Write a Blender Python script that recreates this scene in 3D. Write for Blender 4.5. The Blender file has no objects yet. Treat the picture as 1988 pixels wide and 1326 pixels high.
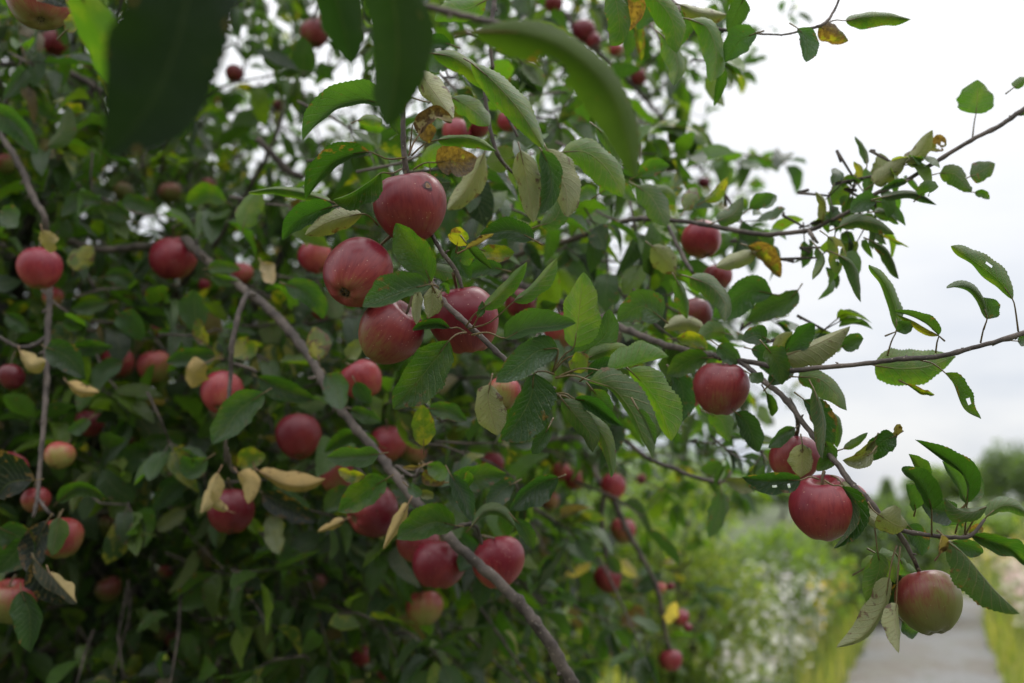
import bpy, math, random
import numpy as np
from mathutils import Vector, Matrix, Quaternion
random.seed(7); RNG = np.random.default_rng(11)
sc = bpy.context.scene
col = sc.collection

# ------------------------------------------------------------------ camera
W0, H0 = 1988.0, 1326.0
LENS = 35.0
FPX = W0 * LENS / 36.0
PITCH = math.radians(8.8)
CAM = np.array([0.0, 0.0, 1.6])
FW = np.array([0, math.cos(PITCH), math.sin(PITCH)])
UP = np.array([0, -math.sin(PITCH), math.cos(PITCH)])
RT = np.array([1.0, 0, 0])
cd = bpy.data.cameras.new('camera'); cam = bpy.data.objects.new('camera', cd); col.objects.link(cam)
cam.location = CAM; cam.rotation_euler = (math.pi/2 + PITCH, 0, 0)
cd.lens = LENS; cd.sensor_width = 36; cd.clip_start = 0.02; cd.clip_end = 3000
cd.dof.use_dof = True; cd.dof.focus_distance = 0.95; cd.dof.aperture_fstop = 3.6; cd.dof.aperture_blades = 0
sc.camera = cam
sc.view_settings.view_transform = 'Standard'; sc.view_settings.look = 'None'
sc.view_settings.exposure = -0.17; sc.view_settings.gamma = 1.0

def P(x, y, d):
    return CAM + FW*d + RT*((x-W0/2)/FPX*d) + UP*((H0/2-y)/FPX*d)
def proj(p):
    q = np.asarray(p) - CAM
    d = q @ FW
    return W0/2 + (q @ RT)/d*FPX, H0/2 - (q @ UP)/d*FPX, d

# ------------------------------------------------------------------ sky and sun
SUN_EL, SUN_AZ = math.radians(52), math.radians(35)
w = bpy.data.worlds.new('World'); sc.world = w; w.use_nodes = True
nt = w.node_tree; N = nt.nodes; L = nt.links; N.clear()
out = N.new('ShaderNodeOutputWorld'); bg = N.new('ShaderNodeBackground'); bg2 = N.new('ShaderNodeBackground')
sky = N.new('ShaderNodeTexSky'); sky.sky_type = 'NISHITA'; sky.sun_disc = False
sky.sun_elevation = SUN_EL; sky.sun_rotation = SUN_AZ
L.new(sky.outputs[0], bg.inputs[0]); bg.inputs[1].default_value = 0.09
tc = N.new('ShaderNodeTexCoord'); mp = N.new('ShaderNodeMapping'); mp.inputs['Scale'].default_value = (1.0, 1.0, 4.0)
L.new(tc.outputs['Generated'], mp.inputs[0])
nz = N.new('ShaderNodeTexNoise'); nz.inputs['Scale'].default_value = 2.2; nz.inputs['Detail'].default_value = 6; nz.inputs['Roughness'].default_value = .55
L.new(mp.outputs[0], nz.inputs['Vector'])
sx = N.new('ShaderNodeSeparateXYZ'); L.new(tc.outputs['Generated'], sx.inputs[0])
mr = N.new('ShaderNodeMapRange'); mr.inputs['From Min'].default_value = 0.0; mr.inputs['From Max'].default_value = 0.34
L.new(sx.outputs['Z'], mr.inputs['Value'])
cr = N.new('ShaderNodeValToRGB'); cr.color_ramp.elements[0].position = .42; cr.color_ramp.elements[1].position = .60
cr.color_ramp.elements[0].color = (.70, .77, .90, 1); cr.color_ramp.elements[1].color = (1.08, 1.09, 1.11, 1)
L.new(nz.outputs['Fac'], cr.inputs[0])
mx = N.new('ShaderNodeMix'); mx.data_type = 'RGBA'
L.new(mr.outputs[0], mx.inputs[0]); L.new(cr.outputs[0], mx.inputs[6]); mx.inputs[7].default_value = (1.32, 1.33, 1.35, 1)
L.new(mx.outputs[2], bg2.inputs[0])
mz = N.new('ShaderNodeMapRange'); mz.inputs['From Min'].default_value = 0.35; mz.inputs['From Max'].default_value = 1.0   # overcast: brightest overhead
mz.inputs['To Min'].default_value = .96; mz.inputs['To Max'].default_value = 3.0; L.new(sx.outputs['Z'], mz.inputs['Value']); L.new(mz.outputs[0], bg2.inputs[1])
ms = N.new('ShaderNodeMixShader'); ms.inputs[0].default_value = 0.88
L.new(bg.outputs[0], ms.inputs[1]); L.new(bg2.outputs[0], ms.inputs[2]); L.new(ms.outputs[0], out.inputs[0])
sd = bpy.data.lights.new('sun', 'SUN'); so = bpy.data.objects.new('sun', sd); col.objects.link(so)
sd.energy = 1.0; sd.angle = math.radians(25); sd.color = (1, .97, .92)
sdir = Vector((math.sin(SUN_AZ)*math.cos(SUN_EL), math.cos(SUN_AZ)*math.cos(SUN_EL), math.sin(SUN_EL)))
so.rotation_euler = sdir.to_track_quat('Z', 'Y').to_euler()

# ------------------------------------------------------------------ materials
def newmat(name):
    m = bpy.data.materials.new(name); m.use_nodes = True
    t = m.node_tree; t.nodes.clear()
    return m, t.nodes, t.links
def mth(N, L, op, a, b=None, c=None, clamp=False):
    n = N.new('ShaderNodeMath'); n.operation = op; n.use_clamp = clamp
    for i, v in enumerate((a, b, c)):
        if v is None: continue
        if isinstance(v, (int, float)): n.inputs[i].default_value = v
        else: L.new(v, n.inputs[i])
    return n.outputs[0]
def mixc(N, L, f, a, b):
    n = N.new('ShaderNodeMix'); n.data_type = 'RGBA'
    for i, v in ((0, f), (6, a), (7, b)):
        if isinstance(v, (int, float)): n.inputs[i].default_value = v
        elif isinstance(v, tuple): n.inputs[i].default_value = (*v, 1)
        else: L.new(v, n.inputs[i])
    return n.outputs[2]
def mulc(N, L, a, b):
    n = N.new('ShaderNodeMix'); n.data_type = 'RGBA'; n.blend_type = 'MULTIPLY'; n.inputs[0].default_value = 1
    for i, v in ((6, a), (7, b)):
        if isinstance(v, tuple): n.inputs[i].default_value = (*v, 1)
        else: L.new(v, n.inputs[i])
    return n.outputs[2]
def noise(N, L, vec, s, det=3, rough=.5):
    n = N.new('ShaderNodeTexNoise'); n.inputs['Scale'].default_value = s; n.inputs['Detail'].default_value = det
    n.inputs['Roughness'].default_value = rough
    L.new(vec, n.inputs['Vector']); return n.outputs['Fac']
def smooth(N, L, v, a, b, lo=0, hi=1):
    n = N.new('ShaderNodeMapRange'); n.interpolation_type = 'SMOOTHSTEP'
    L.new(v, n.inputs['Value']); n.inputs['From Min'].default_value = a; n.inputs['From Max'].default_value = b
    n.inputs['To Min'].default_value = lo; n.inputs['To Max'].default_value = hi
    return n.outputs[0]

def leaf_material(name, veins=True, transl=.34, gloss=.33, spec=.62, midf=1.0):
    m, N, L = newmat(name)
    o = N.new('ShaderNodeOutputMaterial'); pr = N.new('ShaderNodeBsdfPrincipled')
    tr = N.new('ShaderNodeBsdfTranslucent'); mxs = N.new('ShaderNodeMixShader')
    ac = N.new('ShaderNodeAttribute'); ac.attribute_name = 'col'
    ax = N.new('ShaderNodeAttribute'); ax.attribute_name = 'aux'
    sp = N.new('ShaderNodeSeparateColor'); L.new(ax.outputs['Color'], sp.inputs[0])
    uv = N.new('ShaderNodeUVMap'); uv.uv_map = 'UVMap'
    su = N.new('ShaderNodeSeparateXYZ'); L.new(uv.outputs[0], su.inputs[0])
    u = su.outputs['X']; v = mth(N, L, 'ABSOLUTE', mth(N, L, 'MULTIPLY_ADD', su.outputs['Y'], 2.0, -1.0))
    geo = N.new('ShaderNodeNewGeometry'); back = geo.outputs['Backfacing']
    pos = geo.outputs['Position']
    # midrib and lateral veins
    mid = smooth(N, L, v, .012, .055, midf, 0)
    if veins:
        ph = mth(N, L, 'SUBTRACT', mth(N, L, 'MULTIPLY', u, 10.0), mth(N, L, 'MULTIPLY', mth(N, L, 'POWER', v, 0.8), 2.3))
        ph = mth(N, L, 'ADD', ph, mth(N, L, 'MULTIPLY', su.outputs['Y'], 0.45))
        wob = noise(N, L, pos, 60, 2)
        ph = mth(N, L, 'ADD', ph, mth(N, L, 'MULTIPLY', wob, .5))
        fr = mth(N, L, 'ABSOLUTE', mth(N, L, 'SUBTRACT', mth(N, L, 'FRACT', ph), .5))
        side = smooth(N, L, fr, .03, .10, 1, 0)
        side = mth(N, L, 'MULTIPLY', side, smooth(N, L, v, .75, 1.0, .75, 0.1))
        vor = N.new('ShaderNodeTexVoronoi'); vor.feature = 'DISTANCE_TO_EDGE'; vor.inputs['Scale'].default_value = 420
        L.new(pos, vor.inputs['Vector'])
        cell = smooth(N, L, vor.outputs['Distance'], 0.0, .12, 1, 0)
        vein = mth(N, L, 'MAXIMUM', mid, side)
    else:
        vein = mid; cell = None; side = mid
    big = noise(N, L, pos, 45, 4, .6)
    fine = noise(N, L, pos, 260, 3, .6)
    base = mixc(N, L, mth(N, L, 'MULTIPLY', big, 1.0), mulc(N, L, ac.outputs['Color'], (.50, .56, .56)), mulc(N, L, ac.outputs['Color'], (1.15, 1.08, .9)))
    ye = mth(N, L, 'MULTIPLY', smooth(N, L, big, .45, .62), sp.outputs['Green'])
    base = mixc(N, L, ye, base, (.22, .185, .022))
    sat = mixc(N, L, .48, base, (.20, .24, .13))
    und = mixc(N, L, mth(N, L, 'MULTIPLY_ADD', sp.outputs['Blue'], .42, .12), mulc(N, L, base, (1.45, 1.35, 1.0)), (.25, .245, .14))
    c = mixc(N, L, back, base, und)
    vc_top = mixc(N, L, .5, base, (.26, .31, .11)); vc_und = mixc(N, L, .6, und, (.36, .27, .14))
    vc = mixc(N, L, back, vc_top, vc_und)
    c = mixc(N, L, mth(N, L, 'MULTIPLY', vein, .75), c, vc)
    # brown, dry patches
    dn = mth(N, L, 'ADD', noise(N, L, pos, 95, 3, .6), mth(N, L, 'MULTIPLY', mth(N, L, 'MULTIPLY', v, v), .12))
    dry = smooth(N, L, mth(N, L, 'ADD', dn, mth(N, L, 'MULTIPLY', sp.outputs['Red'], .55)), .74, .84)
    dryc = mixc(N, L, smooth(N, L, fine, .3, .7), (.05, .028, .015), (.125, .075, .035))
    c = mixc(N, L, dry, c, dryc)
    # small specks everywhere
    v2 = N.new('ShaderNodeTexVoronoi'); v2.inputs['Scale'].default_value = 70; L.new(pos, v2.inputs['Vector'])
    spk = smooth(N, L, v2.outputs['Distance'], .07, .13, .7, 0)
    vr = N.new('ShaderNodeSeparateColor'); L.new(v2.outputs['Color'], vr.inputs[0])
    spk = mth(N, L, 'MULTIPLY', spk, smooth(N, L, vr.outputs['Red'], .72, .8))
    c = mixc(N, L, spk, c, (.10, .06, .02))
    L.new(c, pr.inputs['Base Color'])
    rg = mth(N, L, 'ADD', mth(N, L, 'MULTIPLY', back, .25), mth(N, L, 'MULTIPLY_ADD', big, .2, gloss - .12))
    L.new(rg, pr.inputs['Roughness']); pr.inputs['Specular IOR Level'].default_value = spec
    bm_ = N.new('ShaderNodeBump'); bm_.inputs['Strength'].default_value = .75; bm_.inputs['Distance'].default_value = .0016
    hh = mth(N, L, 'ADD', mth(N, L, 'MULTIPLY', vein, -.8), mth(N, L, 'MULTIPLY', fine, .55))
    hh = mth(N, L, 'ADD', hh, mth(N, L, 'MULTIPLY', big, 1.1))
    if cell is not None: hh = mth(N, L, 'ADD', hh, mth(N, L, 'MULTIPLY', cell, -.22))
    L.new(hh, bm_.inputs['Height']); L.new(bm_.outputs[0], pr.inputs['Normal'])
    tcol = mulc(N, L, mixc(N, L, dry, mixc(N, L, mth(N, L, 'MULTIPLY', vein, .55), base, mulc(N, L, base, (.55, .5, .5))), dryc), (4.4, 4.6, .9))
    L.new(tcol, tr.inputs['Color'])
    # pale, matted leaves (aux blue) let less light through
    f = mth(N, L, 'MULTIPLY_ADD', sp.outputs['Blue'], -.2, transl)
    L.new(f, mxs.inputs[0]); L.new(pr.outputs[0], mxs.inputs[1]); L.new(tr.outputs[0], mxs.inputs[2]); L.new(mxs.outputs[0], o.inputs[0])
    return m
LEAF = leaf_material('apple leaf')
DRYLEAF = leaf_material('dry leaf', veins=True, transl=.05, spec=.2, gloss=.6)
LEAF_FAR = leaf_material('apple leaf near the lens', veins=False, spec=.12, gloss=.6, midf=.2)
SHRUB = leaf_material('shrub leaf', veins=False, transl=.4, gloss=.55)

def bark_material(name, a=(.045, .034, .030), b=(.13, .10, .085), sc_=90, bump=.0015):
    m, N, L = newmat(name)
    o = N.new('ShaderNodeOutputMaterial'); pr = N.new('ShaderNodeBsdfPrincipled')
    t = N.new('ShaderNodeNewGeometry').outputs['Position']
    n1 = noise(N, L, t, sc_*.35, 4, .6); n2 = noise(N, L, t, sc_*3.2, 4, .7)
    c = mixc(N, L, smooth(N, L, n1, .35, .65), a, b)
    c = mixc(N, L, smooth(N, L, n2, .55, .72, 0, .6), c, tuple(x*.45 for x in a))
    v = N.new('ShaderNodeTexVoronoi'); v.inputs['Scale'].default_value = sc_*2.2; L.new(t, v.inputs['Vector'])
    len_ = smooth(N, L, v.outputs['Distance'], .12, .2, .55, 0)
    vs = N.new('ShaderNodeSeparateColor'); L.new(v.outputs['Color'], vs.inputs[0])
    len_ = mth(N, L, 'MULTIPLY', len_, smooth(N, L, vs.outputs['Red'], .6, .7))
    c = mixc(N, L, len_, c, (.42, .36, .28))
    L.new(c, pr.inputs['Base Color']); pr.inputs['Roughness'].default_value = .72
    bp = N.new('ShaderNodeBump'); bp.inputs['Distance'].default_value = bump; bp.inputs['Strength'].default_value = .8
    L.new(mth(N, L, 'ADD', n2, n1), bp.inputs['Height']); L.new(bp.outputs[0], pr.inputs['Normal'])
    L.new(pr.outputs[0], o.inputs[0]); return m
BARK = bark_material('young bark')
TRUNKBARK = bark_material('old bark', (.018, .014, .011), (.06, .048, .038), 16, .012)
STEM = bark_material('fruit stalk', (.07, .05, .03), (.14, .10, .045), 120, .0005)

def apple_material():
    m, N, L = newmat('apple skin')
    o = N.new('ShaderNodeOutputMaterial'); pr = N.new('ShaderNodeBsdfPrincipled')
    tcn = N.new('ShaderNodeTexCoord'); oi = N.new('ShaderNodeObjectInfo')
    so_ = N.new('ShaderNodeSeparateColor'); L.new(oi.outputs['Color'], so_.inputs[0])
    red, bright, seed = so_.outputs['Red'], so_.outputs['Green'], so_.outputs['Blue']
    off = N.new('ShaderNodeVectorMath'); off.operation = 'ADD'
    cmb = N.new('ShaderNodeCombineXYZ')
    for i in range(3): L.new(mth(N, L, 'MULTIPLY', seed, 37.0+i*11), cmb.inputs[i])
    # meshes are unit spheres-ish in their own space
    L.new(tcn.outputs['Object'], off.inputs[0]); L.new(cmb.outputs[0], off.inputs[1])
    q = off.outputs[0]
    s3 = N.new('ShaderNodeSeparateXYZ'); L.new(tcn.outputs['Object'], s3.inputs[0])
    ang = mth(N, L, 'ARCTAN2', s3.outputs['Y'], s3.outputs['X'])
    cs = N.new('ShaderNodeCombineXYZ'); L.new(mth(N, L, 'COSINE', ang), cs.inputs[0]); L.new(mth(N, L, 'SINE', ang), cs.inputs[1])
    L.new(mth(N, L, 'MULTIPLY', s3.outputs['Z'], .22), cs.inputs[2])
    ad = N.new('ShaderNodeVectorMath'); ad.operation = 'ADD'; L.new(cs.outputs[0], ad.inputs[0]); L.new(cmb.outputs[0], ad.inputs[1])
    streak = noise(N, L, ad.outputs[0], 14, 5, .65)
    blot = noise(N, L, q, 1.3, 3, .5)
    # blush amount: high on the shoulder and on +X, low round the calyx
    b = mth(N, L, 'ADD', mth(N, L, 'MULTIPLY', s3.outputs['Z'], .42), mth(N, L, 'MULTIPLY', s3.outputs['X'], .30))
    b = mth(N, L, 'ADD', b, mth(N, L, 'MULTIPLY', mth(N, L, 'SUBTRACT', blot, .5), .8))
    b = mth(N, L, 'ADD', b, mth(N, L, 'MULTIPLY', mth(N, L, 'SUBTRACT', streak, .5), .7))
    b = mth(N, L, 'ADD', b, mth(N, L, 'MULTIPLY_ADD', red, 2.0, -1.0))
    f1 = smooth(N, L, b, -.75, .0)
    f2 = smooth(N, L, b, -.25, .55)
    c = mixc(N, L, f1, (.26, .25, .065), (.33, .050, .048))
    c = mixc(N, L, f2, c, (.165, .006, .020))
    c = mixc(N, L, smooth(N, L, streak, .52, .8, 0, .5), c, (.085, .005, .011))
    # stem cavity stays yellow green with russet
    cav = smooth(N, L, mth(N, L, 'SUBTRACT', mth(N, L, 'ABSOLUTE', mth(N, L, 'ADD', mth(N, L, 'MULTIPLY', s3.outputs['X'], s3.outputs['X']), mth(N, L, 'MULTIPLY', s3.outputs['Y'], s3.outputs['Y']))), 0.0), .0, .06, .75, 0)
    c = mixc(N, L, cav, c, (.16, .13, .05))
    # lenticels
    v = N.new('ShaderNodeTexVoronoi'); v.inputs['Scale'].default_value = 8.5; v.inputs['Randomness'].default_value = .9; L.new(q, v.inputs['Vector'])
    vs = N.new('ShaderNodeSeparateColor'); L.new(v.outputs['Color'], vs.inputs[0])
    rad = mth(N, L, 'MULTIPLY_ADD', vs.outputs['Red'], .10, .055)
    lent = mth(N, L, 'LESS_THAN', v.outputs['Distance'], rad)
    lent = mth(N, L, 'MULTIPLY', lent, mth(N, L, 'MULTIPLY_ADD', vs.outputs['Green'], .45, .2))
    c = mixc(N, L, lent, c, (.70, .45, .33))
    # scab and russet marks
    v2 = N.new('ShaderNodeTexVoronoi'); v2.inputs['Scale'].default_value = 1.7; L.new(q, v2.inputs['Vector'])
    d2 = mth(N, L, 'ADD', v2.outputs['Distance'], mth(N, L, 'MULTIPLY', noise(N, L, q, 9, 3), .09))
    mark = smooth(N, L, d2, .10, .135, .8, 0)
    v2s = N.new('ShaderNodeSeparateColor'); L.new(v2.outputs['Color'], v2s.inputs[0])
    mark = mth(N, L, 'MULTIPLY', mark, smooth(N, L, v2s.outputs['Blue'], .55, .6))
    c = mixc(N, L, mark, c, (.045, .022, .015))
    # waxy bloom
    bl = noise(N, L, q, 2.6, 4, .6)
    c = mixc(N, L, smooth(N, L, bl, .45, .8, 0, .05), c, (.45, .27, .30))
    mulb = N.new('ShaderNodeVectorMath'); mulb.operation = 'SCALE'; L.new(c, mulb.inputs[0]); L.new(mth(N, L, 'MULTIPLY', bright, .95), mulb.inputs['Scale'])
    L.new(mulb.outputs[0], pr.inputs['Base Color'])
    L.new(mth(N, L, 'MULTIPLY_ADD', bl, .22, .25), pr.inputs['Roughness'])
    pr.inputs['Specular IOR Level'].default_value = .42
    pr.inputs['Subsurface Weight'].default_value = .0
    bp = N.new('ShaderNodeBump'); bp.inputs['Distance'].default_value = .0004; bp.inputs['Strength'].default_value = .2
    L.new(mth(N, L, 'ADD', mth(N, L, 'MULTIPLY', lent, .25), mth(N, L, 'ADD', mth(N, L, 'MULTIPLY', mark, -.8), mth(N, L, 'MULTIPLY', noise(N, L, q, 4, 3), .5))), bp.inputs['Height'])
    L.new(bp.outputs[0], pr.inputs['Normal']); L.new(pr.outputs[0], o.inputs[0]); return m
APPLE = apple_material()
def plain(name, c1, c2, s, rough=.8, emit=None, bump=0, det=5):
    m, N, L = newmat(name)
    o = N.new('ShaderNodeOutputMaterial'); pr = N.new('ShaderNodeBsdfPrincipled')
    t = N.new('ShaderNodeNewGeometry').outputs['Position']
    n1 = noise(N, L, t, s, det, .65)
    L.new(mixc(N, L, smooth(N, L, n1, .35, .65), c1, c2), pr.inputs['Base Color']); pr.inputs['Roughness'].default_value = rough
    if bump:
        bp = N.new('ShaderNodeBump'); bp.inputs['Distance'].default_value = bump
        L.new(n1, bp.inputs['Height']); L.new(bp.outputs[0], pr.inputs['Normal'])
    L.new(pr.outputs[0], o.inputs[0]); return m

# ------------------------------------------------------------------ mesh helpers
class MB:
    def __init__(s): s.v = []; s.f = []; s.uv = []; s.c = []; s.a = []; s.n = 0
    def add(s, v, f, uv=None, c=(.1, .1, .1), a=(0, 0, 0)):
        v = np.asarray(v, float).reshape(-1, 3); k = len(v)
        s.v.append(v); s.f.append(np.asarray(f, int) + s.n)
        s.uv.append(np.zeros((k, 2)) + (0, .85) if uv is None else np.asarray(uv, float))
        cc = np.ones((k, 4)); cc[:, :3] = c; s.c.append(cc)
        aa = np.ones((k, 4)); aa[:, :3] = a; s.a.append(aa); s.n += k
    def build(s, name, mat, parent=None, origin=None, smooth_=True):
        V = np.concatenate(s.v); og = np.zeros(3) if origin is None else np.asarray(origin, float)
        quads = [f for f in s.f if f.size and f.shape[1] == 4]; tris = [f for f in s.f if f.size and f.shape[1] == 3]
        me = bpy.data.meshes.new(name); me.vertices.add(len(V)); me.vertices.foreach_set('co', (V-og).ravel())
        Q = np.concatenate(quads) if quads else np.zeros((0, 4), int); T = np.concatenate(tris) if tris else np.zeros((0, 3), int)
        li = np.concatenate([Q.ravel(), T.ravel()]); me.loops.add(len(li)); me.loops.foreach_set('vertex_index', li)
        me.polygons.add(len(Q)+len(T))
        st = np.concatenate([np.arange(len(Q))*4, len(Q)*4+np.arange(len(T))*3]); me.polygons.foreach_set('loop_start', st)
        me.polygons.foreach_set('use_smooth', np.full(len(Q)+len(T), smooth_))
        me.update(calc_edges=True)
        uvl = me.uv_layers.new(name='UVMap'); uvl.data.foreach_set('uv', np.concatenate(s.uv)[li].ravel())
        for nm, arr in (('col', s.c), ('aux', s.a)):
            at = me.color_attributes.new(nm, 'FLOAT_COLOR', 'POINT'); at.data.foreach_set('color', np.concatenate(arr).ravel())
        me.materials.append(mat); me.validate()
        o = bpy.data.objects.new(name, me); col.objects.link(o); place(o, og, parent); return o
WORLD = {}
def place(o, og, parent):
    WORLD[o.name] = np.array(og, float)
    if parent is not None:
        o.parent = parent; o.location = Vector(og - WORLD[parent.name])
    else: o.location = Vector(og)
def tag(o, label=None, cat=None, group=None, kind=None):
    for k, v in (('label', label), ('category', cat), ('group', group), ('kind', kind)):
        if v: o[k] = v
    return o
def empty(name, loc):
    o = bpy.data.objects.new(name, None); col.objects.link(o); o.empty_display_size = .1; place(o, np.asarray(loc, float), None); return o
def catmull(pts, n):
    p = np.asarray(pts, float)
    if len(p) == 2: return p[0] + (p[1]-p[0])*np.linspace(0, 1, n)[:, None]
    e = np.vstack([2*p[0]-p[1], p, 2*p[-1]-p[-2]]); m = len(p)-1
    seg = np.linalg.norm(np.diff(p[:, :3], axis=0), axis=1); cum = np.concatenate([[0], np.cumsum(seg)]); cum /= cum[-1]
    out = []
    for t in np.linspace(0, 1, n):
        i = min(int(np.searchsorted(cum, t, side='right'))-1, m-1); i = max(i, 0)
        s = (t-cum[i])/max(cum[i+1]-cum[i], 1e-9)
        a, b, c, d = e[i], e[i+1], e[i+2], e[i+3]
        out.append(.5*((2*b)+(-a+c)*s+(2*a-5*b+4*c-d)*s*s+(-a+3*b-3*c+d)*s**3))
    return np.array(out)
def tube(mb, pts, rad, sides=8, c=(.1, .08, .06), a=(0, 0, 0), bumps=0):
    pts = np.asarray(pts, float); n = len(pts); rad = np.broadcast_to(np.asarray(rad, float), (n,)).copy()
    tan = np.gradient(pts, axis=0); tan /= np.linalg.norm(tan, axis=1)[:, None]+1e-12
    ref = np.array([.3, .1, .95]) if abs(tan[0] @ np.array([.3, .1, .95])) < .9 else np.array([1., 0, 0])
    V = []; x = np.cross(tan[0], ref); x /= np.linalg.norm(x)
    for i in range(n):
        x = x - tan[i]*(x @ tan[i]); x /= np.linalg.norm(x); y = np.cross(tan[i], x)
        for k in range(sides):
            th = 2*math.pi*k/sides
            r = rad[i]*(1 + (bumps*RNG.uniform(-1, 1) if bumps else 0))
            V.append(pts[i] + (x*math.cos(th)+y*math.sin(th))*r)
    F = []
    for i in range(n-1):
        for k in range(sides):
            F.append((i*sides+k, i*sides+(k+1) % sides, (i+1)*sides+(k+1) % sides, (i+1)*sides+k))
    V += [pts[0], pts[-1]]; nb = n*sides
    T = [(nb, (k+1) % sides, k) for k in range(sides)] + [(nb+1, (n-1)*sides+k, (n-1)*sides+(k+1) % sides) for k in range(sides)]
    mb.add(V, F, c=c, a=a); mb.f.append(np.array(T)+mb.n-len(V))

PROF_T = [0, .04, .12, .25, .40, .52, .66, .8, .9, .96, 1]
PROF_W = [0, .34, .70, .94, 1.0, .995, .90, .68, .41, .19, 0]
def prof(t): return np.interp(t, PROF_T, PROF_W)

# colour kinds: upper-side albedo, (dry, yellow, pale), under side shown?
KINDS = {
 'D': ((0.0238, 0.0655, 0.0225), (0, 0, 0)),     # dark, bluish top
 'T': ((0.0380, 0.0929, 0.0259), (0, .05, 0)),   # mid top
 'B': ((0.0461, 0.1035, 0.0449), (0, 0, .3)),    # grey blue top
 'G': ((0.0629, 0.1426, 0.0225), (0, .12, 0)),   # bright
 'Y': ((.095, .15, .02), (.15, .6, 0)),    # yellowing
 'P': ((.13, .15, .075), (.05, .1, 1)),    # pale
 'N': ((.33, .255, .20), (.10, 0, -.2)),      # tan
 'X': ((.11, .115, .022), (.5, .7, 0)),
 'R': ((0.0391, 0.0792, 0.0190), (0, 0, 0)),     # yellow brown, spoiled
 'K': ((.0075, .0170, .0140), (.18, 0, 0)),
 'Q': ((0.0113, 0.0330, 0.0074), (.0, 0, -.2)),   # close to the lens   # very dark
}
LEAVES = []
OX, OY, ZS = 0, 0, 1.0
def org(x, y, z=2.946):
    global OX, OY, ZS; OX, OY, ZS = x, y, z
def F_(p): return (OX+p[0]/ZS, OY+p[1]/ZS)
def lf(pts, wl, wr, kind, d, under=False, at=None, dt=None, hole=None, dry=None):
    LEAVES.append(dict(p=[F_(q) for q in pts], wl=wl/ZS*(1.13 if d > .7 else 1.0), wr=wr/ZS*(1.13 if d > .7 else 1.0), k=kind, d=d, u=under, at=F_(at) if at else None, dt=dt, hole=hole, dry=dry))

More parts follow.
